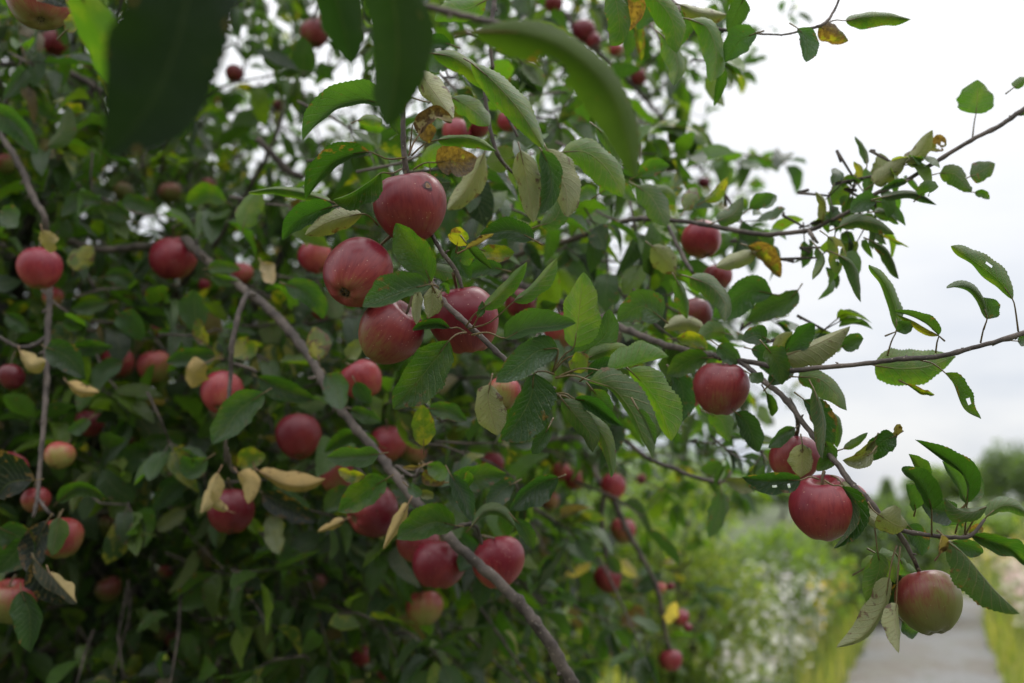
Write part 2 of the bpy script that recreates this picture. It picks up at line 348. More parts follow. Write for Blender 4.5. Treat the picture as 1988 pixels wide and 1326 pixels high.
def build_leaf(mb, q, res=40, half=5):
    r = random.Random(int(q['p'][0][0]*13+q['p'][0][1]*7))
    pts = q['p']; d0 = q['d']; dt = q['dt'] if q['dt'] is not None else r.uniform(-.035, .035)
    n = len(pts); P3 = [P(x, y, d0 + dt*(i/(n-1))**1.3) for i, (x, y) in enumerate(pts)]
    C = catmull(P3, res+1); tan = np.gradient(C, axis=0)
    t2 = np.stack([tan @ RT, tan @ UP], 1); t2 /= np.linalg.norm(t2, axis=1)[:, None]+1e-12
    left = RT*(-t2[:, 1:2]) + UP*t2[:, 0:1]
    ln = np.linalg.norm(np.diff(C, axis=0), axis=1).sum(); s = d0/FPX
    Wt = max(abs(q['wl'])*s, abs(q['wr'])*s, .20*ln); Wt = min(Wt, .42*ln)
    t = np.linspace(0, 1, res+1); sk = r.uniform(.82, 1.25); pw = prof(t**sk)
    sgn = 1.0 if q['u'] else -1.0
    ph1, ph2, wv = r.uniform(0, 6), r.uniform(0, 6), r.uniform(.08, .21)
    if q['k'] == 'N': wv *= 2.4
    V = []; UV = []
    js = np.linspace(-1, 1, 2*half+1)
    nt_ = 26
    for j in js:
        a = abs(j); wpx = (q['wl'] if j < 0 else q['wr'])*s
        wmag = min(abs(wpx), Wt); qd = math.sqrt(max(Wt*Wt-wmag*wmag, 0)); qd = min(qd, .55*Wt)
        ser = 1.0
        if a > 0: ser = 1 + a*(.07*np.sin(t*9+ph2*2+j) + .045*np.sin(t*21+ph1*3+2*j))
        if a == 1: ser = ser + .030*np.where(np.arange(res+1) % 2 == 0, 1, -1)*(t > .06)*(t < .97)*(.6+.8*np.random.default_rng(int(ph1*100)).random(res+1))
        bend = a - .10*math.sin(a*math.pi)
        wave = wv*Wt*a*a*np.sin(t*11 + (ph1 if j < 0 else ph2)) * (.5+.5*np.sin(t*5+ph2))
        side = left if j < 0 else -left
        pos = C + side*(wpx*a*pw*ser)[:, None] + FW*((sgn*(qd*bend*pw) + wave*.8*(pw > .05) + sgn*(.55 if d0 > .7 else .12)*Wt*pw*(a*a-.35*a))[:, None])
        pos += side*(wave*.35)[:, None]
        V.append(pos); UV.append(np.stack([t, np.full_like(t, j*.5+.5)], 1))
    V = np.array(V); UV = np.array(UV); m = 2*half+1; R1 = res+1
    F = []
    for j in range(m-1):
        for i in range(res):
            if q['hole']:
                tc_, vc_ = (i+.5)/res, js[j]+1/half/2
                if any((tc_-h[0])**2*6+(vc_-h[1])**2*1.0 < h[2]**2 for h in q['hole']): continue
            a, b, c, d = j*R1+i, j*R1+i+1, (j+1)*R1+i+1, (j+1)*R1+i
            F.append((a, b, c, d) if q['u'] else (a, d, c, b))
    kc, ka = KINDS[q['k']]; vr = r.uniform(.86, 1.18); hv = r.uniform(-.08, .08)
    kf = 1.0 if q['k'] in 'NP' else .72
    kc = (kc[0]*vr*(1+hv)*kf, kc[1]*vr*kf*1.03, kc[2]*vr*(1-hv)*kf*.9)
    ka = list(ka); ka[0] = ka[0] + (r.uniform(0, .17) if q['dry'] is None else q['dry']*.6)
    mb.add(V.reshape(-1, 3), F, UV.reshape(-1, 2), kc, ka)
    # stalk
    b0 = C[0]
    if q['at'] is not None:
        A = P(q['at'][0], q['at'][1], d0 + (q.get('da') or .01)); M = (A+b0)/2 + UP*(.12*np.linalg.norm(A-b0))*(1 if r.random() < .8 else -1)
    else:
        A = b0 - (C[4]-C[0])/np.linalg.norm(C[4]-C[0])*.010 + FW*.006; M = (A+b0)/2
    rr = .00085
    # stalk runs on as the raised midrib a little way
    cur = catmull([A, M, b0, C[res//5]+FW*sgn*.0004], 9)
    tube(mb, cur, np.linspace(rr*1.2, rr*.6, 9), 5, c=(.16, .11, .045) if q['k'] not in 'N' else (.33, .2, .14), a=(0, 0, .9))
    return b0, ln

# ------------------------------------------------------------------ the leaves one can follow in the photograph
org(500, 0)
lf([(740,600),(600,572),(450,610),(340,700),(260,802)], 42, 82, 'B', .97, at=(835,640))
lf([(640,868),(530,885),(430,930),(345,1020),(278,1142)], 48, 62, 'D', .97, at=(842,900))
lf([(415,1150),(250,1100),(100,1080),(-50,1100)], 28, 30, 'G', 1.06, under=True)
lf([(712,987),(640,1035),(530,1105),(430,1143)], 105, -22, 'T', .93, at=(825,965), dt=.0)
lf([(600,1222),(480,1245),(380,1280),(270,1345)], 55, 62, 'P', .965, under=True, at=(690,1290), dry=.15)
lf([(430,1180),(330,1215),(220,1270),(140,1370)], 60, 58, 'D', 1.0, dt=.02)
lf([(1000,305),(1110,325),(1220,400),(1320,520)], 52, 45, 'G', 1.0, under=True, at=(935,335))
lf([(920,400),(990,500),(1050,580),(1120,680)], 70, 50, 'P', .98, under=True, dry=.28)
lf([(1100,555),(1190,600),(1270,660),(1325,720)], 60, 50, 'G', 1.03, under=True, at=(870,555))
lf([(925,770),(955,700),(1030,655),(1112,700)], 48, 35, 'N', .95, dry=.75, at=(865,890))
lf([(890,705),(950,730),(985,820)], 50, 45, 'X', .965, at=(870,885))
lf([(1030,800),(1150,785),(1250,800),(1370,865)], 28, 38, 'G', .99, under=True, at=(880,890))
lf([(1020,930),(1100,920),(1170,925),(1255,900)], 72, 80, 'X', 1.02, at=(890,970), dry=.4)
lf([(1105,255),(1020,240),(942,275)], 36, 34, 'D', 1.05)
lf([(1300,870),(1250,980),(1180,1100),(1085,1200)], 62, 60, 'P', 1.12, under=True)
lf([(570,690),(640,680),(715,700)], 32, 30, 'G', 1.08, under=True)
lf([(1000,1010),(1050,1020),(1110,1040)], 20, 22, 'D', 1.02)
lf([(780,650),(790,700),(815,770)], 38, 30, 'T', 1.0)
lf([(1090,390),(1040,380),(985,410)], 40, 50, 'B', 1.1)
lf([(1310,0),(1200,50),(1090,60),(1010,120)], 60, 60, 'G', 1.08, under=True)
lf([(985,960),(990,900),(1060,830)], 50, 50, 'G', 1.1, under=True)
org(500, 440)
lf([(990,318),(945,215),(870,110),(790,-20)], 88, 78, 'T', .885, dt=-.01)
lf([(985,330),(900,350),(780,392),(690,430),(600,458)], 42, 105, 'B', .865, at=(1060,370), dt=-.02)
lf([(1000,345),(1000,430),(978,525)], 52, 48, 'P', .90, under=True)
lf([(920,360),(905,460),(910,560)], 28, 26, 'P', .91, under=True)
lf([(1100,580),(1030,553),(950,562),(885,592)], 28, 26, 'D', .92, at=(1187,600))
lf([(1097,650),(1025,745),(920,880),(775,1045)], 112, 88, 'T', .90, at=(1195,605), dt=-.01)
lf([(1285,470),(1370,400),(1470,290),(1540,200)], 30, 48, 'G', .93, under=True, at=(1190,575))
lf([(1050,370),(1070,345),(1095,385)], 22, 22, 'T', .86)
lf([(1260,520),(1285,470),(1285,425)], 20, 18, 'T', .93)
lf([(1330,903),(1318,980),(1340,1080),(1375,1195)], 80, 78, 'P', .90, under=True, dt=.0)
lf([(1140,110),(1150,60),(1160,0)], 52, 50, 'Y', .97, under=True)
lf([(1580,75),(1450,20),(1270,45)], 55, 60, 'D', .96, dt=.02)
lf([(1190,90),(1250,170),(1340,245)], 34, 10, 'B', .94)
lf([(1190,130),(1280,90),(1350,40)], 24, 6, 'N', .935)
lf([(1275,130),(1350,150),(1470,150)], 40, 45, 'Y', .98)
lf([(1160,120),(1190,180),(1210,225)], 40, 35, 'T', .99)
lf([(1000,240),(1080,260),(1140,270)], 40, 42, 'T', 1.02, under=True)
lf([(1145,110),(1160,200),(1215,300)], 50, 42, 'D', 1.06)
lf([(1400,245),(1300,230),(1160,280)], 45, 45, 'D', 1.1)
lf([(160,330),(270,370),(350,450),(375,530)], 62, 50, 'T', 1.35)
lf([(350,765),(340,680),(320,570)], 62, 66, 'Y', 1.33, under=True, dry=.3)
lf([(390,840),(450,920),(480,1045)], 68, 70, 'B', 1.36)
lf([(0,860),(150,930),(330,990)], 55, 55, 'T', 1.45)
lf([(535,1045),(620,1080),(710,1120)], 38, 35, 'T', 1.35)
lf([(560,890),(600,950),(650,1010)], 42, 42, 'D', 1.32)
lf([(950,1258),(950,1130),(945,1020)], 58, 58, 'Y', 1.12, dry=.0)
lf([(980,1040),(1080,1050),(1200,1110)], 45, 42, 'T', 1.2)
lf([(510,750),(560,700),(600,640)], 42, 40, 'P', 1.35)
lf([(700,1255),(540,1190),(380,1290)], 40, 40, 'T', 1.5)
lf([(20,200),(60,250),(90,330)], 40, 40, 'N', 1.5)
org(1000, 440)
lf([(-10,430),(80,370),(170,275),(240,178)], 22, 58, 'G', .93, under=True, at=(-268,585))
lf([(335,690),(357,560),(372,420),(392,258)], 72, 112, 'G', .905, under=True, at=(215,835), dt=-.015)
lf([(340,735),(440,690),(520,610),(540,470)], 78, 70, 'B', .95, at=(225,825))
lf([(-60,640),(60,585),(200,570),(350,552)], 92, 32, 'B', .89, at=(-250,620))
lf([(245,700),(130,710),(30,790),(-110,892)], 78, 78, 'B', .875, at=(215,830), dt=-.01)
lf([(110,840),(88,980),(10,1120),(-80,1225)], 128, 68, 'D', .87, at=(225,845), dt=-.01)
lf([(525,828),(640,800),(740,770),(880,745)], 105, 10, 'G', .87, under=True, at=(230,865), dt=.0)
lf([(645,812),(735,900),(820,1020),(898,1225)], 120, 34, 'G', .89, under=True, dt=.01, dry=.0)
lf([(425,880),(560,930),(665,1060),(720,1180),(790,1330)], 112, 14, 'T', .86, under=True, at=(232,868), dt=-.01)
lf([(700,1040),(730,1100),(800,1250)], 38, -10, 'B', .845)
lf([(340,985),(430,1005),(520,1070),(615,1145)], 36, 42, 'D', .895, at=(245,955))
lf([(330,1000),(430,1110),(520,1230),(560,1420)], 50, 40, 'G', .90, under=True, at=(245,965), dry=.32)
lf([(270,990),(350,1085),(425,1180),(445,1290)], 62, 50, 'T', .88, under=True, at=(235,955))
lf([(330,830),(362,770),(350,715)], 40, 55, 'Y', .885, under=True, at=(300,855))
lf([(400,760),(500,715),(640,685)], 38, 36, 'G', .93, under=True)
lf([(420,850),(490,800),(575,755)], 42, 42, 'D', .92)
lf([(740,1060),(790,1110),(805,1215)], 48, 30, 'T', .93, under=True)
lf([(190,1150),(150,1220),(100,1300)], 38, 36, 'D', .92)
lf([(440,930),(500,1000),(560,1050)], 45, 40, 'T', .94)
lf([(660,900),(690,960),(700,1040)], 36, 30, 'D', .95)
lf([(840,525),(720,455),(580,540)], 85, 85, 'B', 1.12, dt=.02)
lf([(1000,290),(1120,340),(1200,440),(1200,545)], 55, 55, 'T', 1.12, under=True)
lf([(1473,385),(1330,370),(1200,470),(1130,520)], 85, 75, 'B', 1.18)
lf([(1620,360),(1560,420),(1440,470),(1325,540)], 62, 60, 'B', 1.2)
lf([(920,300),(960,400),(985,530)], 32, 38, 'T', 1.15, under=True)
lf([(1085,590),(980,545),(850,580)], 45, 40, 'P', 1.2, under=True)
lf([(920,640),(1010,640),(1100,690)], 35, 42, 'Y', 1.15)
lf([(1205,610),(1120,600),(1050,650)], 45, 50, 'G', 1.18, under=True)
lf([(1160,680),(1220,730),(1290,780)], 48, 48, 'B', 1.12)
lf([(1110,750),(1010,760),(870,850)], 60, 60, 'T', 1.15)
lf([(1350,700),(1420,730),(1480,850)], 55, 55, 'D', 1.1)
lf([(1330,110),(1420,160),(1520,290)], 48, 45, 'X', 1.2)
lf([(1380,145),(1270,190),(1150,230)], 45, 40, 'P', 1.2, under=True)
lf([(780,110),(850,180),(915,270)], 62, 60, 'P', 1.25, under=True)
lf([(1110,1070),(1180,1110),(1225,1230)], 55, 50, 'G', 1.2, under=True)
lf([(1260,1060),(1330,1130),(1390,1290)], 52, 55, 'D', 1.1)
lf([(1340,840),(1370,860),(1420,880)], 35, 32, 'T', 1.05)
lf([(900,830),(960,930),(950,1120)], 60, 60, 'D', 1.18)
org(1000, 0)
lf([(-250,360),(-120,470),(30,640),(165,850)], 78, 62, 'G', .99, under=True, dt=.0)
lf([(30,860),(60,1000),(85,1130),(105,1275)], 72, 55, 'P', 1.03, under=True)
lf([(150,860),(195,960),(205,1080),(150,1222)], 55, 55, 'B', 1.04)
lf([(180,850),(240,980),(290,1090),(300,1240)], 95, 60, 'P', 1.06, under=True, dry=.2)
lf([(265,870),(400,870),(520,960),(620,1125)], 85, 90, 'G', 1.08, under=True)
lf([(465,725),(530,790),(580,870),(590,962)], 30, 32, 'T', 1.12, under=True)
lf([(700,1000),(780,960),(885,948)], 42, 45, 'T', 1.2)
lf([(480,1110),(570,1070),(690,1150)], 45, 40, 'G', 1.2)
lf([(140,1290),(230,1250),(290,1100)], 60, 55, 'T', 1.12, under=True)
lf([(560,-80),(590,80),(595,180),(545,262)], 62, 66, 'T', 1.05, under=True, at=(520,-150))
lf([(680,-60),(692,60),(645,178)], 45, 48, 'X', 1.06)
lf([(735,-50),(840,30),(905,140),(925,303)], 72, 58, 'G', 1.04, under=True)
lf([(840,200),(900,280),(930,380),(905,490)], 48, 48, 'G', 1.12, under=True)
lf([(940,60),(970,150),(945,262)], 42, 40, 'B', 1.12)
lf([(1000,110),(1100,160),(1150,300),(1130,470)], 68, 55, 'G', 1.08, under=True)
lf([(940,25),(1060,70),(1215,85)], 45, 45, 'P', 1.1, under=True, dry=.3)
lf([(1382,188),(1285,235),(1200,355)], 62, 70, 'B', 1.06)
lf([(1310,-10),(1265,80),(1220,190)], 55, 50, 'B', 1.09)
lf([(1180,360),(1168,480),(1140,605)], 28, 26, 'T', 1.15)
lf([(720,0),(760,60),(700,170)], 50, 50, 'B', 1.2)
lf([(700,130),(710,230),(720,350)], 26, 26, 'Y', 1.3)
lf([(640,160),(650,250),(640,330)], 36, 34, 'T', 1.3)
lf([(1085,1150),(1160,1105),(1217,1010)], 24, 32, 'Y', 1.3, under=True)
lf([(965,1205),(1010,1130),(1042,1075)], 42, 40, 'Y', 1.25, under=True)
lf([(770,1085),(860,1100),(920,1172)], 42, 45, 'G', 1.25, under=True)
lf([(1155,1265),(1250,1220),(1305,1125)], 42, 45, 'T', 1.2, under=True)
lf([(1340,1195),(1400,1150),(1475,1130)], 36, 38, 'B', 1.25)
lf([(690,1060),(780,1130),(870,1295)], 65, 62, 'T', 1.22, under=True)
lf([(520,960),(540,900),(480,780)], 40, 30, 'B', 1.2)
lf([(350,1130),(420,1100),(470,1110)], 40, 40, 'G', 1.2)
org(1488, 0)
lf([(452,118),(570,95),(700,92),(828,110)], 42, 42, 'G', 1.1, under=True, at=(330,140))
lf([(300,150),(370,185),(470,235)], 50, 42, 'X', 1.1, under=True, at=(280,155), dry=.1)
lf([(175,160),(230,230),(228,355)], 55, 50, 'B', 1.08)
lf([(1198,650),(1206,560),(1207,455)], 93, 93, 'G', 1.15, under=True, at=(1178,795), dry=.0)
lf([(575,940),(562,860),(505,778)], 14, 24, 'T', 1.2, under=True)
lf([(515,1052),(540,980),(498,922)], 24, 24, 'Y', 1.2, under=True)
lf([(570,1120),(592,1040),(565,960)], 30, 30, 'G', 1.18, under=True)
lf([(600,1050),(655,960),(650,875)], 48, 46, 'P', 1.2)
lf([(795,930),(870,870),(950,742)], 30, 52, 'P', 1.15, under=True)
lf([(930,860),(985,820),(1030,830)], 42, 40, 'X', 1.17, hole=[(.45,.4,.3),(.8,0,.25)])
lf([(615,1050),(700,985),(810,900)], 46, 48, 'P', 1.16, under=True, dry=.25)
lf([(380,1070),(402,1000),(395,960)], 34, 34, 'T', 1.2)
lf([(480,1070),(420,1110),(358,1175)], 50, 50, 'G', 1.22, under=True)
lf([(322,1260),(330,1160),(278,1095)], 22, 24, 'P', 1.2, under=True)
lf([(625,1150),(550,1155),(478,1215)], 48, 46, 'B', 1.15)
lf([(655,1130),(780,1108),(880,1115),(975,1172)], 26, 22, 'D', 1.12, under=True)
lf([(880,1120),(920,1080),(985,1068)], 40, 38, 'T', 1.12, under=True, hole=[(.3,.8,.4)])
lf([(990,990),(1080,1000),(1175,1095)], 52, 44, 'T', 1.14, under=True, at=(885,990), hole=[(.75,-.8,.4)])
lf([(1165,1010),(1230,980),(1308,935)], 52, 52, 'T', 1.14, under=True, dry=.32)
lf([(1190,1100),(1230,1110),(1275,1140)], 20, 22, 'G', 1.14)
lf([(620,1212),(695,1220),(757,1282)], 28, 24, 'G', 1.16, under=True)
lf([(412,1300),(520,1262),(640,1285),(732,1340)], 40, 38, 'T', 1.14, under=True)
lf([(800,1035),(720,1058),(648,1088)], 20, 20, 'B', 1.14)
lf([(1415,500),(1450,470),(1500,440)], 24, 26, 'G', 1.15, under=True)
lf([(1430,655),(1473,650),(1520,640)], 16, 18, 'T', 1.15)
lf([(-60,1180),(0,1150),(60,1120)], 38, 36, 'B', 1.25)
org(1488, 440)
lf([(292,120),(328,200),(262,305)], 20, 26, 'G', 1.15, under=True)
lf([(350,55),(412,130),(398,267)], 48, 52, 'Y', 1.13, under=True, hole=[(.45,-.2,.26),(.75,0,.2)])
lf([(415,165),(500,235),(540,432)], 30, 30, 'T', 1.12, under=True)
lf([(602,82),(695,150),(757,298)], 26, 30, 'T', 1.14, under=True)
lf([(742,600),(738,480),(680,330),(585,220)], 6, 62, 'G', 1.02, under=True, at=(690,745), dt=.0)
lf([(985,622),(905,550),(820,510),(722,483)], 8, 34, 'B', 1.0, at=(968,722), dt=.0, dry=.15)
lf([(985,625),(900,575),(830,535),(740,500)], 22, 6, 'Y', 1.005, under=True, dt=.0, dry=.25)
lf([(742,600),(780,580),(825,545)], 40, 30, 'B', 1.01)
lf([(1262,530),(1232,420),(1150,345),(1030,353)], 4, 42, 'T', .985, under=True, at=(1225,665), dt=.0)
lf([(1262,530),(1262,480),(1240,405)], 4, 62, 'B', .98, dt=.0)
lf([(1410,420),(1345,325),(1210,215),(1055,110)], 6, 82, 'G', .96, under=True, at=(1440,600), dt=.0, hole=[(.50,.45,.12)], dry=.1)
lf([(620,795),(770,812),(920,800),(1082,742)], 100, 95, 'G', 1.02, under=True, at=(520,790))
lf([(800,900),(880,945),(962,962)], 14, 14, 'Y', 1.02, dry=.4)
lf([(1020,835),(1070,900),(1130,1040),(1228,1100)], 62, 12, 'T', .98, at=(880,765), dry=.2, hole=[(.6,-.6,.2)])
lf([(1435,655),(1473,650),(1530,625)], 32, 30, 'T', 1.0, at=(1290,680))
lf([(430,690),(500,650),(555,640)], 44, 48, 'B', 1.08)
lf([(100,740),(240,690),(370,630),(480,568)], 12, 105, 'P', 1.04, under=True, dt=.02, dry=.1)
lf([(100,725),(180,640),(272,552)], 50, 60, 'D', 1.05)
lf([(40,720),(90,650),(150,600)], 30, 30, 'P', 1.05, under=True)
lf([(0,690),(60,780),(90,905)], 62, 60, 'T', 1.03)
lf([(180,860),(300,870),(395,950),(460,1052)], 52, 72, 'G', 1.04, under=True)
lf([(210,985),(300,1080),(345,1310)], 68, 62, 'D', 1.03, dry=.45)
lf([(370,1062),(415,1150),(405,1265)], 30, 34, 'G', 1.05, under=True)
lf([(272,930),(322,1100),(320,1330)], 34, 34, 'T', 1.0, under=True)
lf([(0,950),(30,1020),(35,1085)], 26, 24, 'T', 1.08)
lf([(745,1200),(745,1165),(745,1130)], 26, 24, 'N', 1.0)
lf([(740,1195),(650,1240),(590,1340)], 56, 60, 'D', 1.0)
lf([(618,1225),(560,1290),(470,1350)], 34, 34, 'P', 1.0)
lf([(438,1272),(520,1235),(580,1178)], 20, 24, 'T', 1.02, under=True)
lf([(165,1150),(80,1195),(10,1265)], 36, 36, 'T', 1.08)
lf([(0,640),(-60,620),(-140,650)], 50, 50, 'D', 1.08)
lf([(20,900),(130,740),(60,700)], 55, 55, 'D', 1.06)
org(1488, 876)
lf([(1147,305),(1150,200),(1085,85),(850,-65)], 28, 52, 'D', .93, under=False, at=(1135,480))
lf([(1142,300),(1092,180),(1003,55)], 30, 36, 'B', .95, at=(1080,470))
lf([(1150,290),(1190,190),(1132,80)], 30, 44, 'T', .97)
lf([(945,335),(915,240),(850,150),(775,95)], 48, 62, 'D', .93, at=(945,480))
lf([(900,172),(880,100),(812,15)], 30, 42, 'T', .96)
lf([(852,335),(838,260),(800,188)], 40, 48, 'T', .95)
lf([(1085,350),(980,335),(870,285)], 62, 60, 'D', .99, dry=.25)
lf([(1120,390),(1060,400),(1010,430)], 45, 42, 'D', 1.0)
lf([(1262,315),(1190,345),(1110,340),(1018,270)], 62, 10, 'T', .92, under=True, at=(1135,480))
lf([(1258,375),(1340,315),(1430,320),(1530,385)], 36, 42, 'T', .93, under=True, at=(1160,480))
lf([(1165,480),(1290,515),(1400,560),(1500,660)], 50, 46, 'T', .93, at=(1120,485))
lf([(1060,520),(1150,545),(1240,580)], 38, 52, 'B', .97)
lf([(1030,510),(1140,600),(1300,790),(1450,930)], 20, 118, 'T', .885, at=(975,455), dt=-.01, dry=.28, under=True)
lf([(990,590),(1000,540),(1000,480)], 28, 34, 'N', .89, dry=.3)
lf([(640,360),(700,400),(760,430),(810,420)], 85, 62, 'P', .92, under=True, at=(580,290))
lf([(430,200),(490,310),(470,430),(383,557)], 60, -14, 'D', .93, at=(330,165), dt=.0)
lf([(430,180),(480,240),(570,350),(690,467)], 48, 42, 'P', .97, under=True, at=(370,140))
lf([(195,165),(90,165),(0,170),(-140,148)], 62, 50, 'D', .95, at=(300,160), hole=[(.45,-.4,.1),(.2,-.5,.1)])
lf([(205,-40),(205,60),(195,150)], 62, 60, 'P', 1.03, under=True, dry=.15)
lf([(330,-60),(355,20),(290,115)], 40, 42, 'T', 1.0)
lf([(605,5),(530,55),(435,52)], 36, 38, 'P', .98)
lf([(635,575),(645,680),(570,862)], 58, 58, 'T', .95, under=True, at=(600,340))
lf([(700,722),(672,880),(560,1050),(398,1125)], 58, 52, 'P', .93, under=True, at=(745,540), dry=.25)
lf([(742,868),(735,990),(757,1155)], 42, 58, 'P', .92, under=True, at=(765,545), dry=.25)
lf([(775,970),(820,1020),(865,1040)], 38, 42, 'T', 1.0)
lf([(640,590),(720,640),(735,755)], 50, 62, 'G', .97, under=True)
lf([(765,620),(800,680),(860,690)], 38, 38, 'G', .98, under=True)
lf([(700,690),(730,780),(660,950)], 45, 45, 'K', .98)
lf([(810,425),(870,500),(890,600)], 50, 50, 'D', .98, dry=.4)
lf([(545,680),(590,640),(640,610)], 26, 30, 'G', 1.0, under=True)
lf([(1160,470),(1200,440),(1235,465)], 25, 25, 'X', 1.0)
org(500, 876)
lf([(700,15),(560,28),(395,35)], 52, 55, 'B', 1.17)
lf([(620,140),(540,140),(460,108)], 30, 36, 'Y', 1.2)
lf([(735,160),(640,215),(560,275),(460,345)], 70, 72, 'G', 1.2, dry=.3)
lf([(1130,425),(1020,405),(900,445),(795,503)], 52, 98, 'T', 1.13)
lf([(862,300),(800,420),(718,558)], 24, 36, 'N', 1.17, under=True)
lf([(1110,175),(1250,140),(1425,125)], 65, 72, 'T', 1.15)
lf([(1100,125),(1170,240),(1230,400)], 52, 40, 'D', 1.12)
lf([(860,200),(900,225),(945,240)], 30, 30, 'B', 1.15)
lf([(930,245),(980,250),(1005,270)], 26, 24, 'P', 1.15)
lf([(10,115),(150,185),(280,195),(388,160)], 60, 42, 'N', 1.4, under=True, dry=.1)
lf([(90,350),(100,470),(125,592)], 52, 52, 'P', 1.5)
lf([(497,393),(420,430),(342,462)], 22, 24, 'N', 1.35, under=True)
lf([(520,200),(450,270),(385,345)], 52, 52, 'T', 1.4)
lf([(1222,430),(1300,345),(1390,350),(1480,440)], 30, 34, 'T', 1.15, under=True)
lf([(1140,470),(1205,560),(1160,690)], 52, 52, 'D', 1.33)
lf([(970,80),(1040,120),(1060,170)], 44, 42, 'G', 1.2)
lf([(950,110),(990,150),(1075,180)], 40, 40, 'X', 1.2)
lf([(1180,200),(1210,160),(1200,110)], 24, 24, 'T', 1.14)
lf([(960,75),(900,90),(825,90)], 12, 12, 'N', 1.2)
lf([(1473,180),(1400,220),(1310,330)], 55, 55, 'D', 1.2)
lf([(30,240),(200,330),(350,400)], 60, 62, 'K', 1.5)
lf([(270,560),(330,540),(400,540)], 50, 45, 'T', 2.0)
org(1000, 876)
lf([(248,150),(150,180),(60,240),(-30,335)], 92, 45, 'D', 1.15)
lf([(0,390),(60,455),(105,562)], 40, 34, 'T', 1.12)
lf([(435,640),(370,690),(285,715)], 26, 24, 'N', 2.2, under=True)
lf([(600,620),(650,680),(700,720)], 30, 30, 'N', 2.2, under=True)
lf([(735,900),(680,940),(605,990)], 44, 46, 'X', 2.2, dry=.2)
lf([(850,640),(900,610),(945,570)], 20, 20, 'N', 2.3)
lf([(850,670),(930,670),(1010,620)], 18, 18, 'P', 2.3)
lf([(850,985),(890,930),(920,860)], 34, 32, 'N', 2.2)
lf([(520,610),(560,640),(590,700)], 36, 36, 'B', 2.1)
lf([(1180,230),(1170,350),(1110,500)], 50, 52, 'T', 1.5, under=True)
lf([(1400,180),(1300,190),(1200,160)], 40, 40, 'P', 1.4)
lf([(1180,60),(1130,90),(1060,110)], 40, 40, 'B', 1.5)
lf([(520,-60),(560,60),(550,150)], 20, 20, 'G', .90, under=True)
org(0, 0)
lf([(-60,640),(50,680),(135,760),(218,885)], 62, 58, 'T', 1.5)
lf([(1300,1160),(1190,1110),(1060,1160)], 55, 50, 'G', 1.7)
lf([(890,1220),(790,1170),(690,1170)], 50, 55, 'B', 1.75)
lf([(750,1260),(640,1220),(500,1240)], 42, 60, 'T', 1.7)
lf([(270,840),(350,750),(390,600)], 50, 60, 'T', 1.6, under=True)
lf([(330,680),(240,620),(140,620)], 40, 40, 'G', 1.8)
lf([(585,1160),(470,1150),(350,1240)], 45, 50, 'T', 1.65)
lf([(1390,1300),(1420,1200),(1500,1080)], 60, 60, 'G', 1.4, under=True)
lf([(0,1210),(60,1240),(100,1300)], 60, 60, 'T', 1.5)
org(0, 440)
lf([(1140,610),(1115,490),(1110,362)], 72, 72, 'B', 1.55, dry=.1)
lf([(680,500),(760,560),(812,655)], 62, 60, 'B', 1.6)
lf([(628,435),(520,460),(405,475)], 38, 40, 'T', 1.6)
lf([(590,290),(700,285),(812,380)], 42, 40, 'B', 1.65)
lf([(262,690),(380,740),(490,868)], 72, 72, 'D', 1.4)
lf([(1178,780),(1120,830),(1095,922)], 55, 62, 'N', 1.42, under=True, at=(1280,755), dry=.1)
lf([(385,890),(460,940),(568,948)], 32, 32, 'N', 1.45, under=True)
lf([(705,775),(610,825),(555,935)], 52, 55, 'B', 1.65)
lf([(1510,950),(1380,1040),(1290,1150),(1215,1245)], 80, 78, 'T', 1.3)
lf([(1232,740),(1090,745),(948,775)], 52, 50, 'T', 1.5)
lf([(112,710),(175,790),(262,770)], 42, 42, 'N', 1.45, under=True)
lf([(30,500),(110,550),(170,600)], 40, 38, 'T', 1.7)
lf([(430,700),(540,690),(650,690)], 38, 42, 'T', 1.6)
lf([(510,1100),(450,1150),(385,1170)], 36, 30, 'T', 1.55)
lf([(240,20),(270,80),(290,150)], 45, 45, 'N', 1.4, under=True)
lf([(1190,240),(1280,235),(1380,245)], 38, 32, 'G', 1.6)
lf([(1200,280),(1290,310),(1380,320)], 28, 30, 'G', 1.6)
lf([(860,1300),(900,1240),(1060,1280)], 60, 60, 'T', 1.7)
lf([(1190,680),(1150,620),(1130,520)], 34, 34, 'Y', 1.5)
lf([(1350,650),(1400,700),(1480,690)], 60, 60, 'Y', 1.5)
lf([(420,250),(450,190),(530,110)], 60, 60, 'Y', 1.6, under=True)
org(0, 876)
lf([(330,290),(440,215),(530,220),(615,275)], 40, 38, 'T', 1.38)
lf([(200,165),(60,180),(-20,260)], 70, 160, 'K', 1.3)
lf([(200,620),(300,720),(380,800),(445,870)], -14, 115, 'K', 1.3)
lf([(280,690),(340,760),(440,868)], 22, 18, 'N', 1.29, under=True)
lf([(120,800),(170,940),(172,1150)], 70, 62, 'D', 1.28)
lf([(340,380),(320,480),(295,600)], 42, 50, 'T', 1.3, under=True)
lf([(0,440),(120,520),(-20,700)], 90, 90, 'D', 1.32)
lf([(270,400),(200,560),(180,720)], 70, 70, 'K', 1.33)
lf([(1250,120),(1200,250),(1150,350)], 50, 40, 'N', 1.38, under=True, dry=.1)
lf([(1300,340),(1230,300),(1210,220)], 28, 30, 'N', 1.38, under=True)
lf([(1360,120),(1420,180),(1420,300)], 55, 50, 'N', 1.38, under=True)
lf([(1190,40),(1110,90),(1040,30)], 55, 50, 'T', 1.4)
lf([(1130,150),(1000,200),(880,340)], 60, 55, 'D', 1.6, dry=.25)
lf([(900,300),(800,400),(700,540)], 70, 68, 'T', 1.9)
lf([(1060,330),(980,390),(900,460)], 44, 40, 'P', 1.8)
